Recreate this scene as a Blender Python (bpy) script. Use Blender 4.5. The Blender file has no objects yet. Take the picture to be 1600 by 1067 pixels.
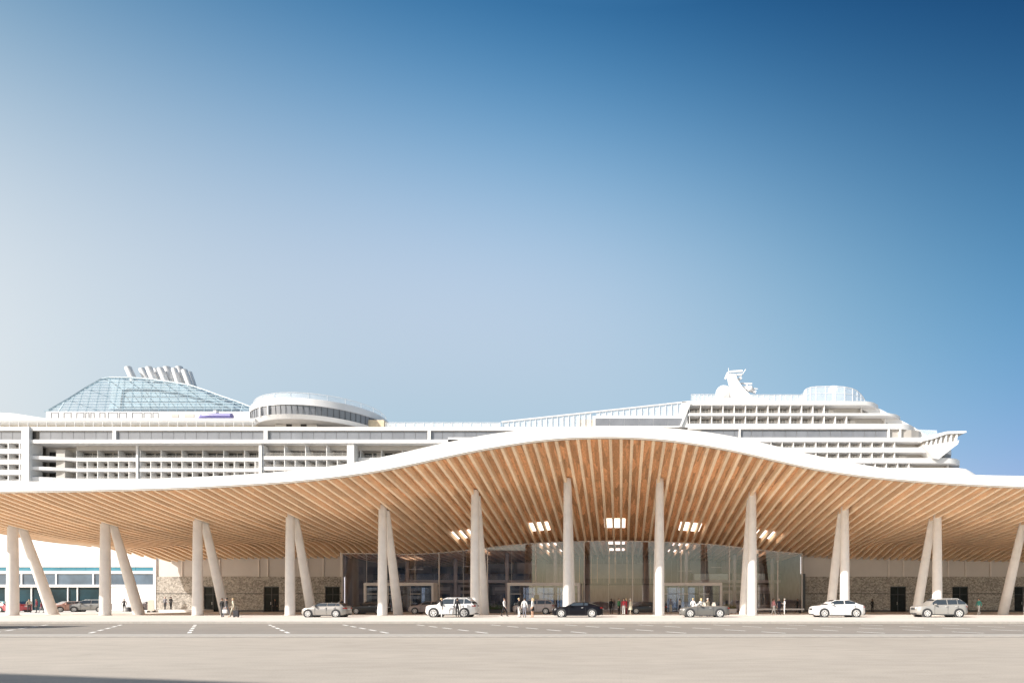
import bpy, bmesh, math, random
from mathutils import Vector, Matrix
R = math.radians
rnd = random.Random(11)
scene = bpy.context.scene
col = scene.collection

# ------------------------------------------------------------------ camera frame used to survey the site
F, PX, HY, EYE = 850.0, 970.0, 938.0, 1.5          # focal length and principal point (px of a 1600 px frame), eye height
def wx(px, Y): return (px - PX) * Y / F
def wz(py, Y): return EYE + (HY - py) * Y / F

# ------------------------------------------------------------------ mesh builder
class MB:
    def __init__(self): self.v, self.f, self.m = [], [], []
    def add(self, vs, fs, m=0):
        o = len(self.v); self.v += [tuple(p) for p in vs]
        for f in fs: self.f.append(tuple(i + o for i in f)); self.m.append(m)
        return self
    def box(self, x0, x1, y0, y1, z0, z1, m=0):
        vs = [(x0,y0,z0),(x1,y0,z0),(x1,y1,z0),(x0,y1,z0),(x0,y0,z1),(x1,y0,z1),(x1,y1,z1),(x0,y1,z1)]
        return self.add(vs, [(0,3,2,1),(4,5,6,7),(0,1,5,4),(1,2,6,5),(2,3,7,6),(3,0,4,7)], m)
    def bar(self, a, b, w, h=None, m=0, up=(0,0,1)):
        a, b = Vector(a), Vector(b); h = h or w
        d = (b - a).normalized(); u = Vector(up)
        if abs(d.dot(u)) > .98: u = Vector((0,1,0))
        s = d.cross(u).normalized(); t = s.cross(d)
        vs = [p + s*i*w/2 + t*j*h/2 for p in (a, b) for i, j in ((-1,-1),(1,-1),(1,1),(-1,1))]
        return self.add(vs, [(0,1,2,3),(7,6,5,4),(0,4,5,1),(1,5,6,2),(2,6,7,3),(3,7,4,0)], m)
    def tube(self, pts, r, n=8, m=0, cap=True):
        pts = [Vector(p) for p in pts]; rs = r if isinstance(r, (list, tuple)) else [r]*len(pts)
        vs, fs = [], []
        for i, p in enumerate(pts):
            d = (pts[min(i+1, len(pts)-1)] - pts[max(i-1, 0)]).normalized()
            u = Vector((0,0,1)) if abs(d.z) < .9 else Vector((0,1,0))
            s = d.cross(u).normalized(); t = s.cross(d)
            for k in range(n):
                a = 2*math.pi*k/n; vs.append(p + (s*math.cos(a) + t*math.sin(a))*rs[i])
        for i in range(len(pts)-1):
            for k in range(n):
                a, b = i*n+k, i*n+(k+1) % n; fs.append((a, b, b+n, a+n))
        if cap: fs.append(tuple(range(n))[::-1]); fs.append(tuple((len(pts)-1)*n+k for k in range(n)))
        return self.add(vs, fs, m)
    def loft(self, rings, m=0, cap=True, closed=True):
        n = len(rings[0]); vs = [p for r in rings for p in r]; fs = []
        for i in range(len(rings)-1):
            for k in range(n if closed else n-1):
                a, b = i*n+k, i*n+(k+1) % n; fs.append((a, b, b+n, a+n))
        if cap: fs.append(tuple(range(n))[::-1]); fs.append(tuple((len(rings)-1)*n+k for k in range(n)))
        return self.add(vs, fs, m)
    def prism_y(self, pts, y0, y1, m=0):
        n = len(pts); vs = [(x, y0, z) for x, z in pts] + [(x, y1, z) for x, z in pts]
        return self.add(vs, [tuple(range(n)), tuple(range(2*n-1, n-1, -1))] + [(i, (i+1) % n, (i+1) % n+n, i+n) for i in range(n)], m)
    def prism_z(self, pts, z0, z1, m=0):
        n = len(pts); vs = [(x, y, z0) for x, y in pts] + [(x, y, z1) for x, y in pts]
        return self.add(vs, [tuple(range(n)), tuple(range(2*n-1, n-1, -1))] + [(i, (i+1) % n, (i+1) % n+n, i+n) for i in range(n)], m)
    def lathe(self, c, prof, n=24, m=0, axis='z', a0=0., a1=2*math.pi, sy=1.):
        full = abs(a1-a0-2*math.pi) < 1e-6; k = n if full else n+1; vs, fs = [], []
        for r, h in prof:
            for i in range(k):
                a = a0 + (a1-a0)*i/n
                if axis == 'z': vs.append((c[0]+r*math.cos(a), c[1]+sy*r*math.sin(a), c[2]+h))
                else: vs.append((c[0]+r*math.cos(a), c[1]+h, c[2]+r*math.sin(a)))
        for j in range(len(prof)-1):
            for i in range(n if full else n):
                a, b = j*k+i, j*k+(i+1) % k; fs.append((a, b, b+k, a+k))
        return self.add(vs, fs, m)
    def build(self, name, mats, parent=None, smooth=None, fix=True):
        me = bpy.data.meshes.new(name)
        off = Vector((0,0,0)); p = parent
        while p is not None: off += p.location; p = p.parent
        me.from_pydata([tuple(Vector(v) - off) for v in self.v], [], self.f)
        mats = mats if isinstance(mats, (list, tuple)) else [mats]
        for k in mats: me.materials.append(k)
        if len(mats) > 1: me.polygons.foreach_set('material_index', self.m)
        if fix:
            bm = bmesh.new(); bm.from_mesh(me); bmesh.ops.recalc_face_normals(bm, faces=bm.faces); bm.to_mesh(me); bm.free()
        if smooth is not None:
            me.polygons.foreach_set('use_smooth', [True]*len(me.polygons)); me.set_sharp_from_angle(angle=R(smooth))
        o = bpy.data.objects.new(name, me); col.objects.link(o)
        if parent is not None: o.parent = parent
        return o

def empty(name, loc=(0,0,0), rz=0.):
    o = bpy.data.objects.new(name, None); o.location = loc; o.rotation_euler.z = rz; o.empty_display_size = .3; col.objects.link(o); return o
def tag(o, label=None, cat=None, group=None, kind=None):
    if label: o['label'] = label
    if cat: o['category'] = cat
    if group: o['group'] = group
    if kind: o['kind'] = kind
    return o
def struct(o): o['kind'] = 'structure'; return o
def kids(o): return [c for c in bpy.data.objects if c.parent == o]
def copy_tree(o, parent=None):
    c = o.copy(); col.objects.link(c); c.parent = parent
    for k in kids(o): copy_tree(k, c)
    return c
def capped(items, name, mats, parent, keep=100, label=None):
    """items: list of (size, fn(mb)); the largest become parts of their own, the rest one part of kind stuff"""
    items = sorted(items, key=lambda t: -t[0])
    for s, fn in items[:keep]:
        mb = MB(); fn(mb); mb.build(name, mats, parent)
    if len(items) > keep:
        mb = MB()
        for s, fn in items[keep:]: fn(mb)
        mb.build(name, mats, parent)['kind'] = 'stuff'

# ------------------------------------------------------------------ materials
def nodes_of(m):
    m.use_nodes = True; nt = m.node_tree; return nt, nt.nodes['Principled BSDF']
def mat(name, c, rough=.6, metal=0., var=.08, scale=2., bump=0., stretch=(1,1,1), spec=.5, coat=0., detail=4.):
    m = bpy.data.materials.new(name); nt, b = nodes_of(m); N, L = nt.nodes.new, nt.links.new
    b.inputs['Roughness'].default_value = rough; b.inputs['Metallic'].default_value = metal
    b.inputs['Specular IOR Level'].default_value = spec
    if coat: b.inputs['Coat Weight'].default_value = coat; b.inputs['Coat Roughness'].default_value = .05
    tc = N('ShaderNodeTexCoord'); mp = N('ShaderNodeMapping'); mp.inputs['Scale'].default_value = stretch
    L(tc.outputs['Object'], mp.inputs['Vector'])
    no = N('ShaderNodeTexNoise'); no.inputs['Scale'].default_value = scale; no.inputs['Detail'].default_value = detail
    L(mp.outputs['Vector'], no.inputs['Vector'])
    rp = N('ShaderNodeValToRGB'); e = rp.color_ramp.elements
    e[0].position, e[1].position = .3, .7
    e[0].color = tuple(x*(1-var) for x in c) + (1,); e[1].color = tuple(min(1, x*(1+var)) for x in c) + (1,)
    L(no.outputs['Fac'], rp.inputs['Fac']); L(rp.outputs['Color'], b.inputs['Base Color'])
    if bump:
        bp = N('ShaderNodeBump'); bp.inputs['Strength'].default_value = bump; bp.inputs['Distance'].default_value = .05
        L(no.outputs['Fac'], bp.inputs['Height']); L(bp.outputs['Normal'], b.inputs['Normal'])
    return m
def glass(name, tint, refl=.12, rough=.02, rtint=(1,1,1)):
    m = bpy.data.materials.new(name); m.use_nodes = True; nt = m.node_tree; nt.nodes.clear(); N, L = nt.nodes.new, nt.links.new
    out = N('ShaderNodeOutputMaterial'); mx = N('ShaderNodeMixShader'); t = N('ShaderNodeBsdfTransparent'); g = N('ShaderNodeBsdfGlossy')
    t.inputs['Color'].default_value = tuple(tint) + (1,); g.inputs['Roughness'].default_value = rough; g.inputs['Color'].default_value = tuple(rtint) + (1,)
    fc = N('ShaderNodeLayerWeight'); fc.inputs['Blend'].default_value = .5; lw = N('ShaderNodeMath'); lw.operation = 'POWER'; lw.inputs[1].default_value = 4.; L(fc.outputs['Facing'], lw.inputs[0])
    mr = N('ShaderNodeMath'); mr.operation = 'MULTIPLY_ADD'; mr.inputs[1].default_value = .8; mr.inputs[2].default_value = refl; mr.use_clamp = True
    # faint smears so the pane is not perfectly even
    tc = N('ShaderNodeTexCoord'); no = N('ShaderNodeTexNoise'); no.inputs['Scale'].default_value = .7
    L(tc.outputs['Object'], no.inputs['Vector']); ad = N('ShaderNodeMath'); ad.operation = 'MULTIPLY_ADD'; ad.inputs[1].default_value = .06; 
    L(no.outputs['Fac'], ad.inputs[0]); L(lw.outputs[0], ad.inputs[2])
    L(ad.outputs[0], mr.inputs[0]); L(mr.outputs[0], mx.inputs['Fac']); L(t.outputs[0], mx.inputs[1]); L(g.outputs[0], mx.inputs[2]); L(mx.outputs[0], out.inputs['Surface'])
    return m
def frosted(name, c, amount):
    m = bpy.data.materials.new(name); m.use_nodes = True; nt = m.node_tree; nt.nodes.clear(); N, L = nt.nodes.new, nt.links.new
    out = N('ShaderNodeOutputMaterial'); mx = N('ShaderNodeMixShader'); t = N('ShaderNodeBsdfTransparent'); d = N('ShaderNodeBsdfDiffuse')
    d.inputs['Color'].default_value = tuple(c) + (1,)
    tc = N('ShaderNodeTexCoord'); no = N('ShaderNodeTexNoise'); no.inputs['Scale'].default_value = .5; L(tc.outputs['Object'], no.inputs['Vector'])
    ma = N('ShaderNodeMath'); ma.operation = 'MULTIPLY_ADD'; ma.inputs[1].default_value = .12; ma.inputs[2].default_value = amount-.06; L(no.outputs['Fac'], ma.inputs[0])
    L(ma.outputs[0], mx.inputs['Fac']); L(t.outputs[0], mx.inputs[1]); L(d.outputs[0], mx.inputs[2]); L(mx.outputs[0], out.inputs['Surface'])
    return m
def emit(name, c, s):
    m = bpy.data.materials.new(name); nt, b = nodes_of(m)
    b.inputs['Base Color'].default_value = (.8,.8,.8,1); b.inputs['Emission Color'].default_value = tuple(c) + (1,); b.inputs['Emission Strength'].default_value = s
    return m
def wood(name, c, var, board=0.):
    m = mat(name, c, .6, var=var, scale=1.2, stretch=(9, .7, 9), bump=.05)
    nt, b = m.node_tree, m.node_tree.nodes['Principled BSDF']; N, L = nt.nodes.new, nt.links.new
    src = b.inputs['Base Color'].links[0].from_socket
    # boards of differing tone: a voronoi stretched along the board
    tc = N('ShaderNodeTexCoord'); mp = N('ShaderNodeMapping'); mp.inputs['Scale'].default_value = (3.2, .28, 1); L(tc.outputs['Object'], mp.inputs['Vector'])
    vo = N('ShaderNodeTexVoronoi'); vo.inputs['Scale'].default_value = 1.; L(mp.outputs['Vector'], vo.inputs['Vector'])
    bw = N('ShaderNodeSeparateColor'); L(vo.outputs['Color'], bw.inputs[0])
    mr = N('ShaderNodeMapRange'); mr.inputs['To Min'].default_value = 1-board; mr.inputs['To Max'].default_value = 1+board*.7; L(bw.outputs[0], mr.inputs['Value'])
    oi = N('ShaderNodeObjectInfo'); orr = N('ShaderNodeMapRange'); orr.inputs['To Min'].default_value = .90; orr.inputs['To Max'].default_value = 1.08; L(oi.outputs['Random'], orr.inputs['Value'])
    om = N('ShaderNodeMath'); om.operation = 'MULTIPLY'; L(mr.outputs[0], om.inputs[0]); L(orr.outputs[0], om.inputs[1])
    # knots
    vk = N('ShaderNodeTexNoise'); vk.inputs['Scale'].default_value = 3.; vk.inputs['Detail'].default_value = 2.
    mk = N('ShaderNodeMapping'); mk.inputs['Scale'].default_value = (1.2, .6, 1); L(tc.outputs['Object'], mk.inputs['Vector']); L(mk.outputs['Vector'], vk.inputs['Vector'])
    kr = N('ShaderNodeMapRange'); kr.inputs['From Min'].default_value = .62; kr.inputs['From Max'].default_value = .72; kr.inputs['To Min'].default_value = 1.; kr.inputs['To Max'].default_value = 1-board*.9; L(vk.outputs['Fac'], kr.inputs['Value'])
    mu = N('ShaderNodeMath'); mu.operation = 'MULTIPLY'; L(om.outputs[0], mu.inputs[0]); L(kr.outputs[0], mu.inputs[1])
    mx = N('ShaderNodeVectorMath'); mx.operation = 'SCALE'; L(src, mx.inputs[0]); L(mu.outputs[0], mx.inputs['Scale']); L(mx.outputs[0], b.inputs['Base Color'])
    return m
def stone_mat(name, base, dark, light):
    m = bpy.data.materials.new(name); nt, b = nodes_of(m); N, L = nt.nodes.new, nt.links.new
    b.inputs['Roughness'].default_value = .85
    tc = N('ShaderNodeTexCoord'); mp = N('ShaderNodeMapping'); mp.inputs['Scale'].default_value = (5.6, 2, 6.4); L(tc.outputs['Object'], mp.inputs['Vector'])
    vo = N('ShaderNodeTexVoronoi'); vo.inputs['Scale'].default_value = 1.; L(mp.outputs['Vector'], vo.inputs['Vector'])
    sc = N('ShaderNodeSeparateColor'); L(vo.outputs['Color'], sc.inputs[0])
    rp = N('ShaderNodeValToRGB'); e = rp.color_ramp.elements; e[0].color = dark + (1,); e[1].color = light + (1,); k = e.new(.5); k.color = base + (1,); L(sc.outputs[0], rp.inputs['Fac'])
    ve = N('ShaderNodeTexVoronoi'); ve.feature = 'DISTANCE_TO_EDGE'; L(mp.outputs['Vector'], ve.inputs['Vector'])
    mr = N('ShaderNodeMapRange'); mr.inputs['From Max'].default_value = .06; mr.inputs['To Min'].default_value = .45; L(ve.outputs['Distance'], mr.inputs['Value'])
    mx = N('ShaderNodeVectorMath'); mx.operation = 'SCALE'; L(rp.outputs['Color'], mx.inputs[0]); L(mr.outputs[0], mx.inputs['Scale']); L(mx.outputs[0], b.inputs['Base Color'])
    bp = N('ShaderNodeBump'); bp.inputs['Strength'].default_value = .6; bp.inputs['Distance'].default_value = .06; L(ve.outputs['Distance'], bp.inputs['Height']); L(bp.outputs['Normal'], b.inputs['Normal'])
    return m
def paving_mat(name, c, joint=.0, scale=1., streak=.06):
    m = bpy.data.materials.new(name); nt, b = nodes_of(m); N, L = nt.nodes.new, nt.links.new
    b.inputs['Roughness'].default_value = .85; b.inputs['Specular IOR Level'].default_value = .3
    tc = N('ShaderNodeTexCoord')
    def noise(s, st, d=5):
        mp = N('ShaderNodeMapping'); mp.inputs['Scale'].default_value = st; L(tc.outputs['Object'], mp.inputs['Vector'])
        n = N('ShaderNodeTexNoise'); n.inputs['Scale'].default_value = s; n.inputs['Detail'].default_value = d; L(mp.outputs['Vector'], n.inputs['Vector']); return n.outputs['Fac']
    def rng(s, a, bb, lo, hi):
        r = N('ShaderNodeMapRange'); r.inputs['From Min'].default_value = a; r.inputs['From Max'].default_value = bb; r.inputs['To Min'].default_value = lo; r.inputs['To Max'].default_value = hi; L(s, r.inputs['Value']); return r.outputs[0]
    def mul(a, bb):
        r = N('ShaderNodeMath'); r.operation = 'MULTIPLY'; L(a, r.inputs[0]); L(bb, r.inputs[1]); return r.outputs[0]
    f = mul(rng(noise(.18*scale, (.45, 1, 1)), .3, .7, 1-streak, 1+streak), rng(noise(2.4*scale, (.35, 1, 1)), .3, .7, 1-streak*.8, 1+streak*.8))
    f = mul(f, rng(noise(26., (1, 1, 1), 3), .3, .7, 1-streak*.9, 1+streak*.9))
    f = mul(f, rng(noise(.9, (1, 1, 1), 6), .66, .76, 1., 1-streak*1.5))      # stains
    if joint:
        br = N('ShaderNodeTexBrick'); br.inputs['Scale'].default_value = 1.; br.offset = 0.5
        br.inputs['Brick Width'].default_value = 6.; br.inputs['Row Height'].default_value = 3.; br.inputs['Mortar Size'].default_value = .02; br.inputs['Mortar Smooth'].default_value = .3
        L(tc.outputs['Object'], br.inputs['Vector']); f = mul(f, rng(br.outputs['Fac'], 0, 1, 1., 1-joint))
        vo = N('ShaderNodeTexVoronoi'); vo.feature = 'DISTANCE_TO_EDGE'; vo.inputs['Scale'].default_value = .22
        nz = N('ShaderNodeTexNoise'); nz.inputs['Scale'].default_value = 1.5; L(tc.outputs['Object'], nz.inputs['Vector'])
        va = N('ShaderNodeVectorMath'); va.operation = 'MULTIPLY_ADD'; L(nz.outputs['Color'], va.inputs[0]); va.inputs[1].default_value = (1.2,1.2,0); L(tc.outputs['Object'], va.inputs[2]); L(va.outputs[0], vo.inputs['Vector'])
        f = mul(f, rng(vo.outputs['Distance'], 0, .006, 1-joint*.8, 1.))
    mx = N('ShaderNodeVectorMath'); mx.operation = 'SCALE'; mx.inputs[0].default_value = c; L(f, mx.inputs['Scale']); L(mx.outputs[0], b.inputs['Base Color'])
    bp = N('ShaderNodeBump'); bp.inputs['Strength'].default_value = .15; bp.inputs['Distance'].default_value = .02; L(f, bp.inputs['Height']); L(bp.outputs['Normal'], b.inputs['Normal'])
    return m

M = dict(
    white=mat('white_coated_metal', (.80,.785,.765), .5, var=.03, scale=.6),
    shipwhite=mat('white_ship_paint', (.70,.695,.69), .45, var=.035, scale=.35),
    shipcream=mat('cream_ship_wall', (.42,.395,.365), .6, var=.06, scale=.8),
    shiptan=mat('tan_ship_deck', (.60,.49,.34), .7, var=.15, scale=1.2),
    trim=mat('beige_trim', (.50,.45,.39), .5, var=.05),
    conc=mat('white_concrete', (.79,.765,.74), .7, var=.06, scale=1.3, bump=.05),
    beam=wood('pale_timber', (.95,.735,.52), .08, .10),
    board=wood('brown_timber', (.78,.46,.25), .17, .30),
    stone=stone_mat('rubble_stone', (.42,.385,.34), (.26,.24,.21), (.60,.56,.50)),
    panel=mat('beige_render', (.60,.565,.54), .8, var=.04, scale=.5),
    dark=mat('dark_metal', (.045,.047,.05), .4, var=.1),
    darkglass=mat('dark_door_glass', (.022,.027,.028), .12, var=.25, spec=.05),
    inter=mat('brown_interior_wall', (.33,.295,.28), .8, var=.15, scale=1.5, stretch=(3,1,.4)),
    interdark=mat('dark_interior_wall', (.27,.25,.24), .7, var=.15, scale=1.),
    interlight=mat('pale_interior_panel', (.50,.465,.45), .7, var=.08),
    floor=mat('interior_floor', (.46,.43,.40), .35, var=.08),
    mull=mat('pale_mullion', (.72,.67,.63), .45, var=.04),
    fglass=glass('facade_glass', (.86,.835,.90), .11, .02, (.95,.94,.96)),
    vglass=glass('vestibule_glass', (.62,.68,.74), .10, .02),
    skylight=emit('skylight_panel', (1.,.94,.86), 1.3),
    halllight=emit('hall_light_panel', (1.,.90,.80), 1.3),
    teal=mat('teal_glass_band', (.05,.21,.28), .25, var=.15, scale=.4, spec=.3),
    bluewin=mat('blue_grey_window', (.095,.14,.19), .15, var=.3, scale=.35, spec=.3),
    navywin=mat('dark_blue_window', (.012,.040,.055), .1, var=.5, scale=.3, spec=.12),
    shipwin=mat('grey_ship_window', (.20,.21,.23), .2, var=.12, scale=.25, spec=.5),
    doorwin=mat('dark_cabin_window', (.03,.027,.025), .2, var=.2, spec=.25),
    rail=glass('rail_glass', (.93,.95,.965), .02, .05),
    frost=frosted('frosted_screen', (.80,.84,.88), .30),
    deckrail=frosted('balcony_glass', (.50,.48,.45), .16),
    domeglass=glass('dome_glass', (.88,.93,.95), .05, .03),
    steel=mat('pale_blue_steel', (.36,.46,.52), .4, var=.06),
    casing=mat('blue_grey_casing', (.27,.37,.43), .5, var=.15, scale=.3),
    violet=mat('violet_plastic', (.15,.14,.36), .35, var=.1),
    plaza=paving_mat('plaza_concrete', (.40,.352,.297), .03, 1., .09),
    road=paving_mat('road_asphalt', (.265,.238,.207), 0., 1., .08),
    pave=paving_mat('pavement_slabs', (.61,.575,.53), .10, 1.3, .05),
    kerb=mat('kerb_stone', (.40,.37,.33), .8, var=.08, scale=4.),
    gutter=mat('gutter_iron', (.20,.18,.16), .7, var=.1),
    paint=mat('road_paint', (.78,.76,.72), .7, var=.12, scale=6.),
    water=mat('harbour_water', (.02,.06,.08), .08, var=.2, scale=.2, bump=.3),
    tyre=mat('tyre_rubber', (.025,.025,.026), .8, var=.1),
    rim=mat('silver_rim', (.72,.71,.69), .35, metal=.35, var=.04),
    carglass=mat('car_glass', (.035,.045,.055), .04, var=.1, spec=.8),
    lampw=mat('headlamp_lens', (.75,.76,.77), .1, var=.03),
    lampr=mat('tail_lamp_lens', (.35,.02,.02), .15, var=.05),
    seat=mat('cream_leather', (.62,.55,.47), .6, var=.06),
    leaf=mat('green_leaf', (.06,.10,.035), .6, var=.35, scale=6.),
    leafdry=mat('olive_leaf', (.20,.20,.08), .6, var=.3, scale=6.),
    soil=mat('dark_soil', (.05,.04,.03), .9, var=.2),
    brick=mat('shadow_office_wall', (.42,.40,.38), .8, var=.06, scale=.5),
)
# ------------------------------------------------------------------ ground, road, pavement, water
def sheet(name, x0, x1, y0, y1, z0, z1, m):
    return struct(MB().box(x0, x1, y0, y1, z0, z1).build(name, m))
RZ = -.12                                                           # road level
g = MB().box(-2500, 2500, -600, 128, -6, RZ-.02).build('ground', M['road']); struct(g)
sheet('plaza', -300, 300, -120, 22.2, RZ-.016, 0, M['plaza'])
sheet('drain', -300, 300, 22.204, 22.9, RZ-.016, -.03, M['gutter'])
sheet('kerb', -300, 300, 22.904, 24.4, RZ-.016, .004, M['kerb'])
sheet('road', -300, 300, 24.404, 38.6, RZ-.016, RZ, M['road'])
sheet('kerb', -300, 300, 38.604, 39.3, RZ-.016, .004, M['kerb'])
sheet('pavement', -300, 300, 39.304, 127.5, RZ-.016, 0, M['pave'])
sheet('water', -2500, 2500, 128.01, 6000, -7, -2.2, M['water'])
mk = MB()
for k in range(-11, 16):                                            # slanting dashed bay lines across the road
    x28 = -27.0 + 4.97*k
    for j in range(5):
        a = Vector((x28 + .75*.6, 27.2, 0)) + Vector((-.6, .8, 0))*(j*2.55)
        b = a + Vector((-.6, .8, 0))*1.5
        s = Vector((.8, .6, 0))*.085
        z = RZ + .004
        mk.add([(a-s)[:2]+(z,), (a+s)[:2]+(z,), (b+s)[:2]+(z,), (b-s)[:2]+(z,)], [(0,1,2,3)])
struct(mk.build('road_markings', M['paint'], fix=False))
mk = MB()
for y, w in ((25.3, .10), (37.9, .10)):
    mk.add([(-300,y,RZ+.004),(300,y,RZ+.004),(300,y+w,RZ+.004),(-300,y+w,RZ+.004)], [(0,1,2,3)])
struct(mk.build('road_edge_lines', M['kerb'], fix=False))
pl = MB().prism_z([(wx(236,71),70.2),(wx(304,71)+.3,70.2),(wx(304,71)+.3,73.9),(wx(236,71)-.6,73.9)], .004, .3).build('step', M['conc']); struct(pl)

# ------------------------------------------------------------------ canopy surface
def table(pts, Y, lo=-110, hi=110, st=.5, passes=3):
    P_ = [(wx(px, Y), wz(py, Y)) for px, py in pts]
    n = int((hi-lo)/st)+1; z = []
    for i in range(n):
        x = lo + i*st
        if x <= P_[0][0]: z.append(P_[0][1]); continue
        if x >= P_[-1][0]: z.append(P_[-1][1]); continue
        for (xa, za), (xb, zb) in zip(P_, P_[1:]):
            if xa <= x <= xb: z.append(za + (zb-za)*(x-xa)/(xb-xa)); break
    for _ in range(passes):
        z = [sum(z[max(0,i-3):i+4])/len(z[max(0,i-3):i+4]) for i in range(n)]
    def f(x):
        t = min(max((x-lo)/st, 0), n-1.001); i = int(t); return z[i] + (z[i+1]-z[i])*(t-i)
    return f
ZB = table([(-500,771),(-300,770),(0,769),(100,768),(200,766),(300,763),(400,757.5),(480,752),(530,746),(580,739.5),(630,730),(680,719),(730,707.5),(780,699),(810,693.5),(860,687),(910,684.5),(957,684),(1010,685.5),(1060,690.5),(1110,698),(1175,711),(1237,727),(1300,739),(1362,747),(1425,752.5),(1487,757),(1550,760),(1600,762),(1900,766),(2200,767)], 47)
ZT = table([(-500,757),(-300,756),(0,754.5),(200,750.5),(300,747),(400,742),(480,735),(530,729),(580,720),(630,709),(680,697),(730,686),(780,677.5),(830,671.5),(880,668.5),(957,667.5),(1010,668),(1060,671),(1110,677),(1175,689),(1237,705.5),(1300,719),(1362,731),(1425,738.5),(1487,742.5),(1550,744),(1600,745),(1900,749),(2200,750)], 47)
ZC = table([(-500,833),(-150,830),(20,825),(165,820),(307,815),(450,810),(596,798),(740,774),(884,755),(957,752),(1029,755),(1174,776),(1318,800),(1464,811),(1609,817),(1800,822),(2200,825)], 55.5)
ZK = table([(-500,882),(-300,880),(250,878),(307,873),(450,871),(535,871),(596,870.5),(660,869),(735,863.5),(790,856),(850,851.5),(957,849.5),(1035,851),(1100,853.5),(1143,857),(1182,863),(1254,868),(1320,872),(1464,875),(1600,877),(1900,880)], 73)
def sm(a, b, x):
    t = min(max((x-a)/(b-a), 0), 1); return t*t*(3-2*t)
XL, XR, YF, YB = -67.6, 78., 47., 73.
EDGE = [(-64.4,47),(-66.4,53),(-67.2,58.5),(-67.6,64),(-66.9,69),(-61.8,73)]       # plan of the canopy's rounded left end
def yspan(x):
    if x >= -61.8: return YF, YB + 1.0
    def at(a, b):
        for (xa, ya), (xb, yb) in zip(a, b):
            if min(xa, xb) - 1e-6 <= x <= max(xa, xb) + 1e-6: return ya + (yb-ya)*(x-xa)/(xb-xa)
        return None
    f = at(EDGE[:3], EDGE[1:4]); b = at(EDGE[3:5], EDGE[4:6])
    return (YF if x >= -64.4 else f), b
def soff(x, y):
    a, b, c = 47., 55.5, 73.
    zk = ZK(x); side = max(sm(-26, -36, x), sm(26, 34, x)); curl = 1.7*side
    zk1 = zk + curl
    t = min(y, 73.)
    z = ZB(x)*(t-b)*(t-c)/((a-b)*(a-c)) + ZC(x)*(t-a)*(t-c)/((b-a)*(b-c)) + zk1*(t-a)*(t-b)/((c-a)*(c-b))
    z -= curl*sm(66.5, 74.2, y)**1.5
    z += .45*sm(-60.5, -67.0, x)*sm(52, 60, y)
    if y > 73: z -= .03*(y-73)
    return z
BD = .60                                                            # depth of the timber beams

canopy = tag(empty('canopy', (0, 60, 0)), 'sweeping wave-shaped canopy with white rim and timber-beamed underside over the drop-off lane', 'canopy')
# roof shell
xs = [XL + .02 + (XR-XL-.02)*i/150 for i in range(151)]
def shell(zbot, ztop, ny=22):
    mb = MB(); vs, fs = [], []
    for x in xs:
        y0, y1 = yspan(x)
        for j in range(ny+1):
            y = y0 + (y1-y0)*j/ny; vs.append((x, y, soff(x, y) + zbot))
        for j in range(ny+1):
            y = y0 + (y1-y0)*j/ny; vs.append((x, y, ztop(x, y)))
    w = 2*(ny+1)
    for i in range(len(xs)-1):
        for j in range(ny):
            a = i*w+j; fs.append((a, a+1, a+w+1, a+w))
            a += ny+1; fs.append((a, a+w, a+w+1, a+1))
        for j in (0, ny):
            a = i*w+j; fs.append((a, a+w, a+w+ny+1, a+ny+1))
    for i in (0, len(xs)-1):
        for j in range(ny):
            a = i*w+j; fs.append((a, a+ny+1, a+ny+2, a+1))
    return mb.add(vs, fs)
shell(BD+.03, lambda x, y: soff(x, y) + (ZT(x)-ZB(x))).build('roof', M['white'], canopy, smooth=40)
mb = MB(); vs, fs = [], []
for x in xs:                                                        # boards between the beams
    y0, y1 = yspan(x)
    for j in range(23):
        y = y0 + .05 + (y1-y0-.1)*j/22; vs.append((x, y, soff(x, y) + BD))
for i in range(len(xs)-1):
    for j in range(22): a = i*23+j; fs.append((a, a+1, a+24, a+23))
mb.add(vs, fs).build('soffit', M['board'], canopy, smooth=40, fix=False)
# front rim: white band with a thin beige trim below it
def rim(z0, z1, ya, yb, x0=-64.4, x1=XR, n=300):
    rings = []
    for i in range(n+1):
        x = x0 + (x1-x0)*i/n; a, b = z0(x), z1(x)
        rings.append([(x, ya, a), (x, yb, a), (x, yb, b), (x, ya, b)])
    return MB().loft(rings)
rim(lambda x: ZB(x)+.02, lambda x: ZT(x)+.012, YF-.30, YF-.004).build('fascia', M['white'], canopy, smooth=30)
rim(lambda x: ZB(x)-.09, lambda x: ZB(x)+.014, YF-.26, YF-.03).build('trim', M['trim'], canopy, smooth=30)
rings = []
for (xa, ya), (xb, yb) in zip(EDGE, EDGE[1:]):                      # rim round the left end
    for k in range(6):
        t = k/6; x, y = xa+(xb-xa)*t, ya+(yb-ya)*t
        d = Vector((xb-xa, yb-ya, 0)).normalized(); nrm = Vector((-d.y, d.x, 0))
        z = soff(x, y); h = ZT(x)-ZB(x)
        p, q = Vector((x, y, 0)) + nrm*.02, Vector((x, y, 0)) + nrm*.3
        rings.append([(q.x, q.y, z+.25), (p.x, p.y, z+.25), (p.x, p.y, z+h+.02), (q.x, q.y, z+h+.02)])
MB().loft(rings).build('end_rim', M['white'], canopy, smooth=30)
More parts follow.
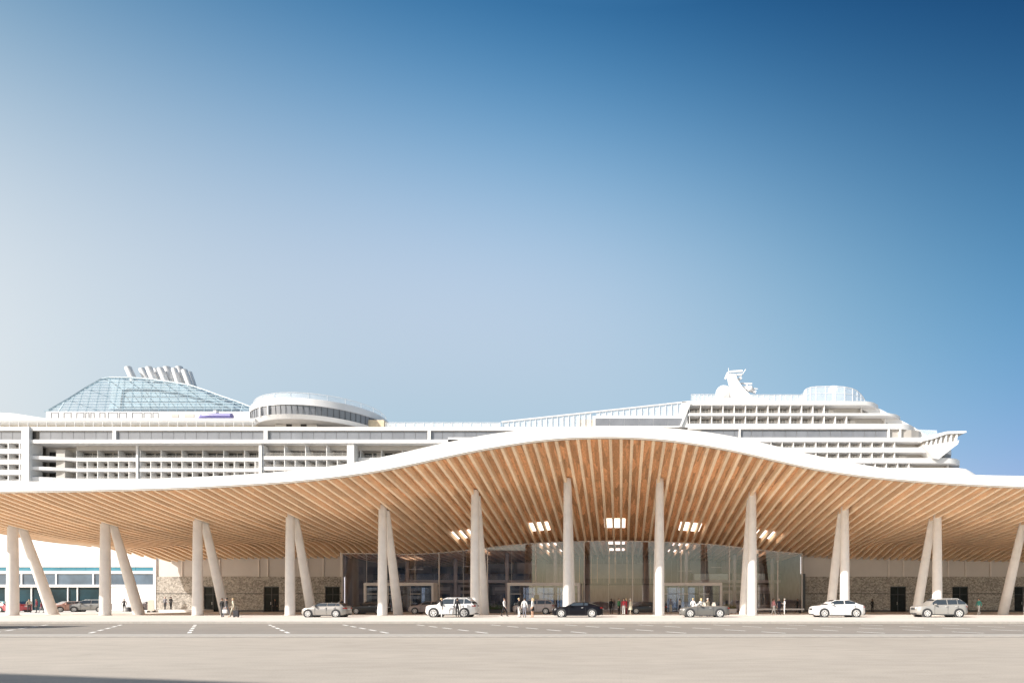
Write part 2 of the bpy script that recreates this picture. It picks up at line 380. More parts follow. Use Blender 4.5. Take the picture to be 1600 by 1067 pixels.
# beams
SP = 17.06*47/F; beams = []
k0 = int((XL+.4-.03)/SP); k1 = int((XR-.5)/SP)
def beam_fn(x):
    y0, y1 = yspan(x)
    if -36.6 < x < 24: y1 = 91.
    y0 += .06
    def fn(mb):
        w = .135; rings = []; n = 34
        for j in range(n+1):
            y = y0 + (y1-y0)*j/n; z = soff(x, y)
            rings.append([(x-w, y, z), (x+w, y, z), (x+w, y, z+BD-.004), (x-w, y, z+BD-.004)])
        mb.loft(rings)
    return fn
for k in range(k0, k1+1):
    x = .03 + SP*k; beams.append((1000-abs(x-(-6)), beam_fn(x)))
capped(beams, 'beam', M['beam'], canopy, 100)
# square light panels set between the beams
for cx in (-28.9, -19.5, -10.2, -.75, 8.6, 18.1):
    for cy, on in ((67.6, 1), (76.0, 1), (83.5, 1)):
        if (cy > 80 and abs(cx+.75) > 10.5) or (cy < 70 and cx < -25): continue
        vs = []; w = 1.3; d = 1.4
        for j in range(5):
            y = cy - d + 2*d*j/4
            vs += [(cx-w, y, soff(cx-w, y)+BD-.012), (cx+w, y, soff(cx+w, y)+BD-.012)]
        mb = MB().add(vs, [(2*j, 2*j+1, 2*j+3, 2*j+2) for j in range(4)])
        mb.build('skylight', M['skylight'] if cy < 73 else M['halllight'], canopy, fix=False)
# ceiling boards that carry on inside the glazed hall
mb = MB(); vs, fs = [], []
for i in range(61):
    x = -36.6 + i
    for j in range(10):
        y = 74.05 + 17*j/9; vs.append((x, y, soff(x, y) + BD))
for i in range(60):
    for j in range(9): a = i*10+j; fs.append((a, a+1, a+11, a+10))
mb.add(vs, fs).build('hall_soffit', M['board'], canopy, smooth=40, fix=False)

# ------------------------------------------------------------------ columns: an upright with a strut leaning back from its head
col_px = [20,165,307,450,596,740,884,1029,1174,1318,1464,1609]
notes = ['white upright and leaning strut at the far left, before the teal car', 'white column and strut left of the sunlit stone wall', 'white column and strut at the sunlit corner of the stone wall',
 'white column and strut just left of the silver hatchback', 'white column and strut before the left glass entrance', 'white column and strut rising behind the white off-road car', 'tall white column rising behind the black car',
 'tall white column between the people in red and the grey convertible', 'tall white column with a sunlit lower half right of the grey convertible', 'white column and strut rising behind the white car', 'white column and strut behind the silver estate car', 'white strut leaning in at the far right, its upright out of view']
for i, px in enumerate(col_px):
    X = -62.03 + 9.431*i
    c = tag(empty('column', (X, 55.5, 0)), notes[i], 'column', 'white columns carrying the canopy')
    zt = soff(X, 55.5) + BD - .05
    mb = MB().tube([(X,55.5,0),(X,55.5,zt*.5),(X,55.5,zt)], [.47,.44,.38], 28)
    mb.build('upright', M['conc'], c, smooth=40)
    z2 = soff(X, 56.3) + .3
    mb = MB().tube([(X,59.62,-.25),(X,59.4,.02),(X,57.9,z2*.5),(X,56.35,z2)], [.50,.50,.44,.34], 24)
    mb.build('strut', M['conc'], c, smooth=40)
    MB().lathe((X,55.5,0), [(.53,.0),(.53,.04),(.50,.05),(.46,.05)], 28).build('base_plate', M['trim'], c, smooth=40)

# ------------------------------------------------------------------ terminal building
term = tag(empty('terminal_building', (-6, 74, 0)), 'low terminal hall with a glazed front, rubble-stone side walls and timber ceiling', 'terminal')
YW = 74.; XG0, XG1 = wx(535, 72), wx(1253, 72)
ZS = wz(900.5, YW)                                                  # top of the stone
def wall_run(x0, x1, doors, top):
    mb = MB(); x = x0
    for a, b in doors:
        if a > x: mb.box(x, a, YW, YW+.5, 0, top)
        mb.box(a, b, YW, YW+.5, 3.45, top); x = b
    if x < x1: mb.box(x, x1, YW, YW+.5, 0, top)
    return mb
dl = [(wx(a, YW), wx(b, YW)) for a, b in ((318,346),(412,436),(508,531))]
dr = [(wx(a, YW), wx(b, YW)) for a, b in ((1391,1416),(1488,1513),(1585,1612))]
xl, xr = wx(240, YW), 72.
xgl, xgr = wx(535, YW)-.02, wx(1255, YW)+.02
wall_run(xl, xgl, dl, ZS).build('stone_wall', M['stone'], term)
wall_run(xgr, xr, dr, ZS).build('stone_wall', M['stone'], term)
for x0, x1, dd in ((xl, xgl, dl), (xgr, xr, dr)):
    MB().box(x0+.01, x1-.01, YW-.06, YW-.004, 2.5, 2.58).box(x0+.01, x1-.01, YW+.1, YW+.4, ZS+.004, 9.9).build('upper_panel', M['panel'], term) if 0 else None
    MB().box(x0+.01, x1-.01, YW+.12, YW+.42, ZS+.004, 9.9).build('upper_panel', M['panel'], term)
    x = x0
    mb = MB()
    segs = []
    for a, b in dd + [(x1, x1)]:
        if a - x > .2: segs.append((x, a))
        x = b
    for a, b in segs: mb.box(a+.02, b-.02, YW-.03, YW-.003, 2.42, 2.50).box(a+.02, b-.02, YW-.08, YW-.003, .0, .22)
    mb.build('string_course', M['dark'], term)
    for a, b in dd:
        d = MB().box(a+.003, b-.003, YW+.16, YW+.22, .002, 3.44).build('door', M['darkglass'], term)
        mb = MB(); mb.box(a+.003, a+.1, YW+.10, YW+.156, .002, 3.44).box(b-.1, b-.003, YW+.10, YW+.156, .002, 3.44).box(a+.104, b-.104, YW+.10, YW+.156, 3.3, 3.44)
        mb.box((a+b)/2-.04, (a+b)/2+.04, YW+.10, YW+.156, .002, 3.29).box(a+.104, (a+b)/2-.044, YW+.10, YW+.156, 2.3, 2.36).box((a+b)/2+.044, b-.104, YW+.10, YW+.156, 2.3, 2.36)
        mb.build('frame', M['dark'], d)
        MB().bar(((a+b)/2-.12, YW+.06, .95), ((a+b)/2-.12, YW+.06, 1.35), .03).build('handle', M['rim'], d)
for px in (284,343,404,418,470,480,505,1389,1412,1482,1509,1548):
    x = wx(px, YW)
    MB().box(x-.09, x+.09, YW-.02, YW+.116, ZS+.006, 9.).build('post', M['mull'], term)
# pale sunlit end of the left stone wall above the platform
MB().box(xl-.02, xl+.35, YW-.05, YW+.6, .31, 9.).build('end_wall', M['conc'], term)
# hall interior
hx0, hx1, hy = XG0+.05, XG1-.05, 91.2
MB().box(hx0, hx1, 72.2, hy, .003, .03).build('hall_floor', M['floor'], term)
bw = MB(); opens = [(wx(572,71), wx(676,71)), (wx(795,71), wx(906,71)), (wx(1030,71), wx(1126,71))]
ox = [(a*1.22, b*1.22) for a, b in opens]
x = hx0
for a, b in ox:
    bw.box(x, a, hy, hy+.3, .03, 10); bw.box(a, b, hy, hy+.3, 3.7, 10); x = b
bw.box(x, hx1, hy, hy+.3, .03, 10); bw.build('rear_wall', M['inter'], term)
for a, b in ox:
    MB().box(a, b, hy+.1, hy+.14, .03, 3.7).build('rear_glazing', M['vglass'], term)
    mb = MB(); n = 6
    for k in range(n+1):
        x = a + (b-a)*k/n; mb.box(x-.05, x+.05, hy-.06, hy-.003, .03, 3.7)
    mb.build('rear_mullion', M['dark'], term)
for s, x in ((-1, hx0), (1, hx1)):
    MB().box(x-.15 if s < 0 else x, x if s < 0 else x+.15, 72.9, hy, .03, 9.9).build('side_wall', M['interdark'], term)
for x0, x1, z0, z1, m in ((-34,-27,4.3,6.2,'interlight'),(-22,-14,4.2,6.4,'interdark'),(-12.5,-9,4.4,7.6,'interlight'),(-6,6,5.2,7.6,'interlight'),(-7,7,3.9,4.3,'interdark'),(12,19,4.3,8.4,'interdark'),(19.3,23.5,4.,7.8,'interlight')):
    MB().box(x0, x1, hy-.5, hy-.32, z0, z1).build('wall_panel', M[m], term)
fin = MB()
for k in range(58):
    x = hx0 + 1 + k*(hx1-hx0-2)/57
    if any(a-.2 < x < b+.2 for a, b in ox) : z0 = 4.2
    else: z0 = .05
    fin.box(x-.06, x+.06, hy-.3, hy-.004, z0, 8.2)
fin.build('wall_fins', M['interlight'], term)
for x0, x1 in ((hx0+.2, -13.5), (10.5, hx1-.2)):                    # galleries either side of the double-height hall
    MB().box(x0, x1, 80.5, hy-.55, 4.15, 4.55).build('gallery_floor', M['interlight'], term)
    MB().box(x0, x1, 80.45, 80.49, 4.56, 5.5).build('gallery_railing', M['vglass'], term)
for x in (-31,-24,-16.5,-9.5,9.5,16.5,22):
    MB().tube([(x,79,.03),(x,79,soff(x,79)+.2)], .28, 16).build('hall_column', M['interlight'], term, smooth=40)
for x, w in ((-28,3.2),(-19,2.4),(1.5,4.),(14,3.)):
    MB().box(x-w/2, x+w/2, 84, 84.8, .03, 1.15).build('counter', M['interlight'], term)
MB().box(-36.8, 24.05, 91.6, 104, 9.95, 10.5).box(-64, 72, 75.06, 91.55, 9.95, 10.4).build('rear_roof', M['panel'], term)
# things seen through the glass: shop fronts, a lobby wall, hanging lamps and flight boards
MB().box(-7.2, 7.2, 84.6, 85, .03, 3.9).build('lobby_wall', M['inter'], term)
MB().box(-7.3, 7.3, 84.5, 84.58, 3.92, 4.12).build('lobby_header', M['dark'], term)
for x0, x1, m in ((-35.5,-30.2,'interlight'),(-29.6,-25.4,'interdark'),(-24.6,-20.,'interlight'),(-19.4,-14.8,'interdark'),(11.2,14.6,'interdark'),(15.,19.2,'interlight'),(19.6,23.4,'interdark')):
    sf = MB().box(x0, x1, 82.2, 82.5, .03, 3.9).build('shop_front', M[m], term)
    MB().box(x0+.4, x1-.4, 82.12, 82.19, .9, 2.6).build('pane', M['vglass'], sf)
    MB().box(x0+.4, x1-.4, 82.10, 82.19, 3.05, 3.55).build('fascia_board', M['interlight' if m == 'interdark' else 'dark'], sf)
for x0, x1, z0, z1, m in ((-33,-30,5.9,7.2,'interlight'),(-28.6,-25.2,5.8,6.9,'shipwin'),(-22.5,-17,6.0,7.3,'shipwin'),(-16.4,-14,5.8,7.6,'interlight'),(11,15.2,5.9,7.8,'shipwin'),(16,18,5.9,7.8,'interlight'),(19.6,23.2,5.9,7.4,'shipwin')):
    MB().box(x0, x1, 86.2, 86.4, z0, z1).build('gallery_panel', M[m], term)
for x, y, z, l in ((-21,77,6.3,2.6),(-12.8,76.5,6.6,2.),(8.9,76,5.6,1.9),(-29,77,5.9,2.2),(14,77.5,6.2,2.4),(3.5,79,6.9,2.2)):
    lp = MB().box(x-l/2, x+l/2, y-.09, y+.09, z, z+.10).build('pendant_lamp', M['interlight'], term)
    for s in (-.8, .8): MB().bar((x+s*l/2, y, z+.1), (x+s*l/2, y, soff(x, y)+.2), .025).build('cord', M['dark'], lp)
for k in range(15):
    x = -6.4 + k*.92
    if k % 3 != 1: MB().box(x-.05, x+.05, 84.1, 84.3, 4.2, 8.3).build('timber_fin', M['beam'], term)
for x in (-31.5,-26.5,-17.5,-11.5,10.8,17.2,22.):
    MB().box(x-.03, x+.03, 74.5, 74.56, .03, 1.5).box(x-.35, x+.35, 74.47, 74.59, 1.5, 2.3).build('information_stand', M['dark'], term)
# glazed front
YG = 72.
def top_at(x): return soff(x, YG) - .03
n = 19; gx = [XG0 + (XG1-XG0)*i/n for i in range(n+1)]
vest = [(wx(569,70.4), wx(678,70.4)), (wx(793,70.4), wx(906,70.4)), (wx(1024,70.4), wx(1128,70.4))]
VZ = wz(910, 70.4)
for i in range(n):
    a, b = gx[i]+.012, gx[i+1]-.012
    zt = lambda x: top_at(x)
    MB().add([(a,YG,.05),(b,YG,.05),(b,YG,zt(b)),((a+b)/2,YG,zt((a+b)/2)),(a,YG,zt(a))], [(0,1,2,3,4)]).build('glass_pane', M['fglass'], term, fix=False)
for i in range(n+1):
    big = i % 2 == 0 or i in (n,)
    w = .055 if big else .018
    MB().box(gx[i]-w, gx[i]+w, YG-.01 if not big else YG-.1, YG+.012 if not big else YG+.16, .03, top_at(gx[i])+.1).build('mullion', M['mull'], term)
rings = []
for i in range(121):
    x = XG0 + (XG1-XG0)*i/120; z = top_at(x); rings.append([(x,YG-.07,z),(x,YG+.12,z),(x,YG+.12,z+.13),(x,YG-.07,z+.13)])
MB().loft(rings).build('head_rail', M['mull'], term)
MB().box(XG0, XG1, YG-.05, YG+.1, .0, .048).build('sill', M['dark'], term)
MB().box(XG1+.06, XG1+.45, YG-.05, YW-.01, .0, ZS+.3).build('end_pier', M['dark'], term)
MB().box(XG0-.3, XG0-.06, YG-.05, YW-.01, ZS-.1, top_at(XG0)+.2).build('end_pier', M['mull'], term)
# glass entrance lobbies
for a, b in vest:
    lob = MB().box(a, b, 70.2, 71.9, VZ-.38, VZ).box(a, a+.28, 70.25, 71.9, .004, VZ-.384).box(b-.28, b, 70.25, 71.9, .004, VZ-.384).build('entrance_lobby', M['mull'], term)
    nn = 6
    for k in range(nn):
        x0, x1 = a+.29+(b-a-.58)*k/nn, a+.29+(b-a-.58)*(k+1)/nn
        p = MB().box(x0+.04, x1-.04, 70.42, 70.45, .03, VZ-.40).build('door_leaf', M['vglass'], lob)
        mb = MB().box(x0, x0+.05, 70.38, 70.41, .01, VZ-.39)
        mb.box(x0+.052, x1-.002, 70.38, 70.41, 2.35, 2.42)
        mb.build('door_frame', M['dark'] if k % 2 else M['mull'], lob)
# ------------------------------------------------------------------ cruise ship moored behind the terminal
YS = 145.
def sx(px, Y=YS): return wx(px, Y)
def sz(py, Y=YS): return wz(py, Y)
ship = tag(empty('cruise_ship', (sx(700), 165, -2.2)), 'huge white cruise ship moored behind the terminal, bow to the right', 'ship')
def part(mb, name, m, parent=None, smooth=None, fix=True): return mb.build(name, M[m] if isinstance(m, str) else m, parent or ship, smooth, fix)
YE = 160.
def nose(x0, pe, y0=YS, r=.6, yc=165.):
    """plan outline of a deck whose rounded front ends at silhouette px pe"""
    xe = wx(pe, YE); L = 11*r
    a = [(x0, y0), (xe-L, y0), (xe-L*.62, y0+1.6*r), (xe-L*.32, y0+4.5*r), (xe-L*.1, y0+9*r), (xe, 158.), (xe+.5, yc)]
    return a + [(x, 2*yc-y) for x, y in reversed(a[:-1])]
def lens(x0, pe, back): # core wall outline set back from the deck edge
    return nose(x0, pe, YS+back)
XFW = sx(1075)
xA = sx(-170)
# hull
hp = [(xA,146.2),(sx(1330),146.2),(sx(1400),149),(sx(1440),154),(wx(1490,160),160),(wx(1500,163),165)]
hp = hp + [(x, 330-y) for x, y in reversed(hp[:-1])]
part(MB().prism_z(hp, -4, sz(747)), 'hull', 'shipwhite')
fr = []
for z, e in ((sz(747)+.01, 1502), (sz(738), 1494), (sz(730.8), 1483)):
    fr.append([(x, y, z) for x, y in nose(sx(900), e, YS)])
part(MB().loft(fr), 'bow', 'shipwhite', smooth=30)

# --- forward superstructure: decks, recessed cabin fronts, dividers, cabin windows
dividers, cabins, rails = [], [], []
def deck(x0, pe, y_top, y_bot, name='deck_slab', y0=YS, m='shipwhite'):
    part(MB().prism_z(nose(x0, pe, y0), sz(y_bot), sz(y_top)), name, m, smooth=35)
rows_f = [(1075, 1338, 633.0, 645.0), (1075, 1372, 649.5, 661.5), (1150, 1438, 690.5, 698.5), (1150, 1452, 707, 715), (1190, 1462, 723.6, 730.5)]
deck(XFW, 1352, 626.5, 632.8, 'roof_slab')
deck(XFW, 1384, 645.2, 649.3); deck(XFW, 1404, 661.7, 670.3)
deck(sx(700), 1442, 683.2, 690.3); deck(sx(900), 1458, 698.7, 706.8); deck(sx(900), 1470, 715.2, 723.4)
def cabin_row(xa, xb, yt, yb, face, back, step, phase=0., ends=True, pier=.09):
    """dividers, window pairs and glass rails of one balcony row between xa and xb (metres)"""
    zt, zb = sz(yt), sz(yb); h = zt-zb; x = xa + phase; k = 0
    while x < xb - .3:
        dividers.append((h + 3 + rnd.random()*.01, (lambda x=x, zt=zt, zb=zb: lambda mb: mb.box(x-pier, x+pier, face+.12, face+back-.01, zb+.004, zt-.004))()))
        w = min(step, xb-x)
        if w > step*.6:
            a = x + .45; j = rnd.random()
            def win(mb, a=a, w=w, zb=zb, h=h, j=j):
                y = face+back-.05
                mb.box(a-.1, a+w*.34, y, y+.04, zb+.1, zb+h*.84)
                mb.box(a+w*.40, a+w*.40+w*.22*(.7+j*.7), y, y+.04, zb+.1, zb+h*.84)
            cabins.append((h + w + (2 if face < 145.5 else 0), win))
        x += step; k += 1
    rails.append((0, lambda mb: mb.box(xa, xb, face+.14, face+.17, zb+.01, zb+h*.36)))
for a, b, yt, yb in rows_f:
    x0, x1 = sx(a), wx(b, YS) 
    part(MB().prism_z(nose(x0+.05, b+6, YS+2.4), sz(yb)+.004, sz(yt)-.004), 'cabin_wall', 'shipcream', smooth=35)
    cabin_row(x0+.4, x1-6.0, yt, yb, YS, 2.4, 3.0)
    xe = wx(b+14, YE)
    for q in (.62, .36):
        x = xe-11*q; y = YS+ (1.6 if q > .5 else 4.2)
        dividers.append((2.5, (lambda x=x, y=y, zt=sz(yt), zb=sz(yb): lambda mb: mb.box(x-.15, x+.15, y+.4, y+1.9, zb+.004, zt-.004))()))
# promenade strip between the decks
part(MB().prism_z(nose(sx(1000), 1418, YS+.55), sz(683.1), sz(670.4)), 'strip_wall', 'shipcream')
def window_strip(pa, pb, yt, yb, y, step=17.7, first=None):
    p = pa
    while p < pb-2:
        q = min(p+step, pb); m = 'doorwin' if first and p == pa else 'shipwin'
        part(MB().box(sx(p)+.05, sx(q)-.05, y-.06, y-.004, sz(yb)+.02, sz(yt)-.02), 'window', m); p = q
window_strip(1095, 1155, 671, 682.6, YS+.5); window_strip(1157, 1388, 671, 682.6, YS+.5)
for p in (1156, 1389, 1407):
    part(MB().box(sx(p)-.22, sx(p)+.22, YS-.01, YS+.5, sz(683)+.004, sz(670.4)-.004), 'pillar', 'shipwhite')
# parapet plates that sweep down from deck to deck at the bow end, one each side
for yy in (147.6, 181.2):
    up = [(1316,626.6),(1345,628),(1362,632.5),(1384,643.5),(1405,655),(1428,667),(1443,677),(1452,683)]
    lo = [(1452,688),(1430,684),(1408,674),(1388,661.5),(1368,650.5),(1350,640.5),(1336,634),(1316,632)]
    part(MB().prism_y([(wx(p,147.6), wz(q,147.6)) for p, q in up+lo], yy, yy+.8), 'raked_parapet', 'shipwhite')
part(MB().prism_y([(wx(p,150), wz(q,150)) for p, q in ((1420,670),(1464,672),(1465,682.5),(1440,682.5))], 150, 150.05), 'bow_screen', 'frost')
# bridge wing
def W(px, py, Y=144.4): return (wx(px, Y), wz(py, Y))
pts = [W(1440,683),(W(1452,681)),W(1478,674.6),W(1508,673.6),W(1509.5,676),W(1499,684),W(1496,693.5),W(1484,702),W(1466,717),W(1461,716),W(1459,698),W(1440,698)]
bw_ = part(MB().prism_y([W(1440,690),W(1456,686.5),W(1478,678.5),W(1504,677.5),W(1509,676),W(1508,673.6),W(1478,674.4),W(1452,680.5),W(1440,683)], 144., 186.), 'bridge_roof', 'shipwhite')
part(MB().prism_y([W(1440,696),W(1453,695.5),W(1474,692),W(1498,688),W(1496,694),W(1484,703),W(1466,717.5),W(1458,716)], 144.15, 185.8), 'bridge_floor', 'shipwhite')
part(MB().prism_y([W(1444,695.9),W(1453,695.4),W(1474,691.9),W(1494,688.5),W(1500,678),W(1478,678.7),W(1456,686.7),W(1444,689)], 144.7, 185.), 'bridge_glass', 'shipcream')
for p, t, b in ((1447,689,696),(1454,687,695.5),(1461.5,684.5,694.5),(1469,682,693),(1477,679,692),(1485,678.5,690.8),(1493.5,678,689.5)):
    a, c = W(p+1.5, t), W(p, b); part(MB().bar((a[0],144.45,a[1]), (c[0],144.45,c[1]), .45, .4), 'bridge_mullion', 'shipwhite')
# --- roof of the forward block
def screen(pa, pb, ytop, ybot, Y, step, m='frost', post='shipwhite', top=True, name='windscreen'):
    s = part(MB().box(wx(pa,Y), wx(pb,Y), Y-.02, Y+.02, wz(ybot,Y), wz(ytop,Y)), name, m)
    p = pa
    while p <= pb+.1:
        MB().box(wx(p,Y)-.045, wx(p,Y)+.045, Y-.12, Y-.022, wz(ybot,Y), wz(ytop,Y)-.01).build('rail_post', M[post], s); p += step
    mb = MB()
    if top: mb.box(wx(pa,Y)-.08, wx(pb,Y)+.08, Y-.13, Y+.06, wz(ytop,Y), wz(ytop,Y)+.07)
    mb.build('handrail', M[post], s)
screen(1080, 1118, 616.5, 626.5, 146.5, 6.3); screen(1166, 1255, 617, 626.5, 146.5, 8.9)
part(MB().prism_z([(sx(1110),148),(sx(1205),148),(sx(1225),156),(sx(1225),174),(sx(1205),182),(sx(1110),182)], sz(626.4), wz(621.5,148)), 'mast_house', 'shipwhite')
# curved greenhouse screen
def gpt(px, py, Y): return (wx(px,Y), Y, wz(py,Y))
gxs = [1255,1256.5,1260,1266,1275,1290,1305,1320,1332,1339,1345,1351]
gtp = [618,611,607.5,605.2,604,603.6,603.6,604.5,607,610.5,616,624]
def gY(i): return 150 + max(0, 1.6-i)*2. + max(0, i-7)*.9
gh = []
for i in range(len(gxs)):
    a, b = gpt(gxs[i], 626.4, gY(i)), gpt(gxs[i], gtp[i], gY(i)+.4)
    gh.append([a, b, (b[0], 172-gY(i)+150, b[2]), (a[0], 172-gY(i)+150, a[2])])
ghs = part(MB().loft(gh, cap=False, closed=False), 'glass_screen', 'frost', fix=False)
mb = MB()
for r in gh: mb.bar(Vector(r[0])+Vector((0,-.06,0)), Vector(r[1])+Vector((0,-.06,0)), .1)
for (r, q) in zip(gh, gh[1:]):
    mb.bar(Vector(r[1])+Vector((0,-.06,0)), Vector(q[1])+Vector((0,-.06,0)), .13)
    m0 = [Vector(t[0]).lerp(Vector(t[1]), .52)+Vector((0,-.06,0)) for t in (r, q)]; mb.bar(m0[0], m0[1], .08)
mb.build('screen_frame', M['shipwhite'], ghs)
part(MB().box(wx(1297,158), wx(1306,158), 157, 159, wz(612,158), wz(604.5,158)).box(wx(1301,158), wx(1302.5,158), 157.8, 158.2, wz(628,158), wz(612.1,158)), 'roof_box', 'shipwhite')
# radome and mast
c = (wx(1130.5,156), 156, wz(615,156)); r = 12.3*156/F
part(MB().lathe(c, [(.02,-r)]+[(r*math.cos(R(t)), r*math.sin(R(t))) for t in range(-80,81,10)]+[(.02,r)], 28), 'radome', 'shipwhite', smooth=60)
def P3(px, py, Y=154.): return Vector((wx(px,Y), Y, wz(py,Y)))
part(MB().loft([[P3(x,y,Y) for x,Y in ((a,152.2),(b,152.2),(b,156.),(a,156.))] for a,b,y in ((1142,1178,622.5),(1139,1160,604),(1136,1152,592),(1135,1150,584))]), 'mast', 'shipwhite')
mb = MB()
for a, b, w in ((P3(1138.6,584),P3(1138.2,575),.14),(P3(1140,581),P3(1160,579.5),.5),(P3(1155,592),P3(1165,577),.22),(P3(1150,586),P3(1159,585),.5),(P3(1133,592),P3(1137,582),.5),(P3(1152,595),P3(1158,590),.7)): mb.bar(a, b, w)
part(mb, 'mast_arm', 'shipwhite')
mb = MB()
for a, b, w in ((P3(1157,599),P3(1175,599.5),.35),(P3(1166,606),P3(1167,600),.5),(P3(1160,605),P3(1181,613),.7),(P3(1178,613),P3(1179.5,606),.3),(P3(1177,608),P3(1184,607.3),.2)): mb.bar(a, b, w)
part(mb, 'radar_arm', 'shipwhite')
part(MB().lathe(P3(1172,607.5), [(.05,-1.0),(.7,-.7),(1.,0),(.7,.7),(.05,1.)], 16), 'small_radome', 'shipwhite', smooth=60)
# rising screens left of the forward block
def slope_y(p): return 658 + (p-785)*(626.5-658)/(1075-785)
mb = MB(); mb.prism_y([(sx(785),sz(667)),(sx(925),sz(667)),(sx(925),sz(slope_y(925))),(sx(785),sz(slope_y(785)))], 145.6, 145.64)
s1 = part(mb, 'windscreen', 'frost')
mb = MB(); mb.prism_y([(sx(931),sz(648.6)),(sx(1075),sz(648.6)),(sx(1075),sz(slope_y(1075))),(sx(931),sz(slope_y(931)))], 145.6, 145.64)
s2 = part(mb, 'windscreen', 'frost')
for s, pa, pb, yb, st in ((s1, 785, 925, 667, 8.6), (s2, 937, 1072, 648.6, 9.4)):
    p = pa
    while p < pb: MB().box(sx(p)-.055, sx(p)+.055, 145.4, 145.598, sz(yb), sz(slope_y(p))-.02).build('rail_post', M['shipwhite'], s); p += st
part(MB().bar((sx(783),145.5,sz(slope_y(783))), (sx(1078),145.5,sz(slope_y(1078))), .4, .3), 'handrail', 'shipwhite')
part(MB().box(sx(926), sx(1074.5), 145.2, 152, sz(667), sz(648.8)).box(sx(1066), sx(1074.9), 145.3, 180, sz(648.7), sz(627)), 'side_house', 'shipwhite')
window_strip(930, 1068, 653, 664.5, 145.2, 22.7)
part(MB().box(sx(903), sx(925.8), 146.2, 152, sz(667), sz(653)), 'timber_kiosk', 'shiptan')
part(MB().bar((sx(1063),145.5,sz(667)), (sx(1078),145.5,sz(630)), 1.5, .5), 'raked_trim', 'shipwhite')

# --- main block
deck_y = (667, 672.4)
part(MB().box(xA, sx(1000), YS, 185, sz(672.4), sz(667)), 'deck_edge', 'shipwhite')
part(MB().box(xA, sx(1000), YS, 185, sz(692), sz(686.6)), 'deck_edge', 'shipwhite')
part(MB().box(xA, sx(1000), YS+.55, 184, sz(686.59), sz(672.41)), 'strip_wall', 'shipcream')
window_strip(-160, 37, 673.2, 686, YS+.5); window_strip(59, 176, 673.2, 686, YS+.5); window_strip(181, 412, 673.2, 686, YS+.5); window_strip(418, 668, 673.2, 686, YS+.5); window_strip(673, 860, 673.2, 686, YS+.5)
part(MB().box(sx(45)+.05, sx(58), YS+.42, YS+.52, sz(686), sz(673.2)), 'window', 'doorwin')
for p, w in ((178.5,.42),(415,.5),(670.5,.42)): part(MB().box(sx(p)-w, sx(p)+w, YS-.03, YS+.5, sz(686.58), sz(672.42)), 'pillar', 'shipwhite')
part(MB().box(sx(36.5), sx(48), YS-.45, YS+3, sz(760), sz(667.3)), 'corner_pier', 'shipwhite')
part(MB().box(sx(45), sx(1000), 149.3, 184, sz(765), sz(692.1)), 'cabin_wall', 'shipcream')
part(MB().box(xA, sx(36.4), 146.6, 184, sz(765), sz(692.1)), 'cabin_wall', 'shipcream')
for t, b in ((708.2,714.5),(724.6,731),(741,747.5),(757.5,764)):
    part(MB().box(xA, sx(36.4), YS-.25, 146.59, sz(b-5.8), sz(t-6.5)), 'deck_slab', 'shipwhite')
for t, b in ((692.2,702),(708.2,718.6),(724.9,734.9),(741.7,751.5)): cabin_row(sx(-160), sx(36), t, b, YS-.25, 1.8, 3.0, 2.6, pier=.12)
YR = 147.4                                                          # recessed cabin fronts
slabs = [(711.2,716.6),(728,733.2),(744.2,750.5),(761,767)]
for t, b in slabs:
    pl_ = [(sx(48),145.3),(sx(75),146.0),(sx(105),YR),(sx(401),YR),(sx(401),149.29),(sx(48),149.29)]
    part(MB().prism_z(pl_, sz(b), sz(t)), 'deck_slab', 'shipwhite')
    part(MB().box(sx(407), sx(540), 145.8, 149.29, sz(b), sz(t)), 'deck_slab', 'shipwhite')
    part(MB().box(sx(553), sx(900), YR, 149.29, sz(b), sz(t)), 'deck_slab', 'shipwhite')
rows = [(699.5,711),(716.8,727.8),(733.4,744),(750.7,760.8)]
for i, (t, b) in enumerate(rows):
    st = 5.65 if i == 0 else 2.83
    cabin_row(sx(105), sx(199), t, b, YR, 1.85, st); cabin_row(sx(206), sx(400), t, b, YR, 1.85, st)
    cabin_row(sx(408), sx(540), t-5 if i == 0 else t, b, 145.8, 3.4, st); cabin_row(sx(556), sx(800), t, b, YR, 1.85, st)
    part(MB().box(sx(76), sx(90), YR-.5, 149.28, sz(b), sz(t)-.01), 'pillar', 'shipcream')
    part(MB().box(sx(52), sx(74), 149.1, 149.28, sz(b), sz(t)-.01), 'window', 'doorwin')
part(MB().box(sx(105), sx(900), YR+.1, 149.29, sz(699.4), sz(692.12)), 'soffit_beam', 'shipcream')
for p, w, y in ((202.5,3,YR-.25),(404.5,4.5,145.5),(546.5,11,145.4)): part(MB().box(sx(p-w/2), sx(p+w/2), y, 149.28, sz(767), sz(692.13)), 'pier', 'shipwhite')
capped(dividers, 'balcony_divider', M['shipwhite'], ship)
capped(cabins, 'cabin_window', M['doorwin'], ship)
for s, fn in rails:
    mb = MB(); fn(mb); mb.build('balcony_railing', M['deckrail'], ship)

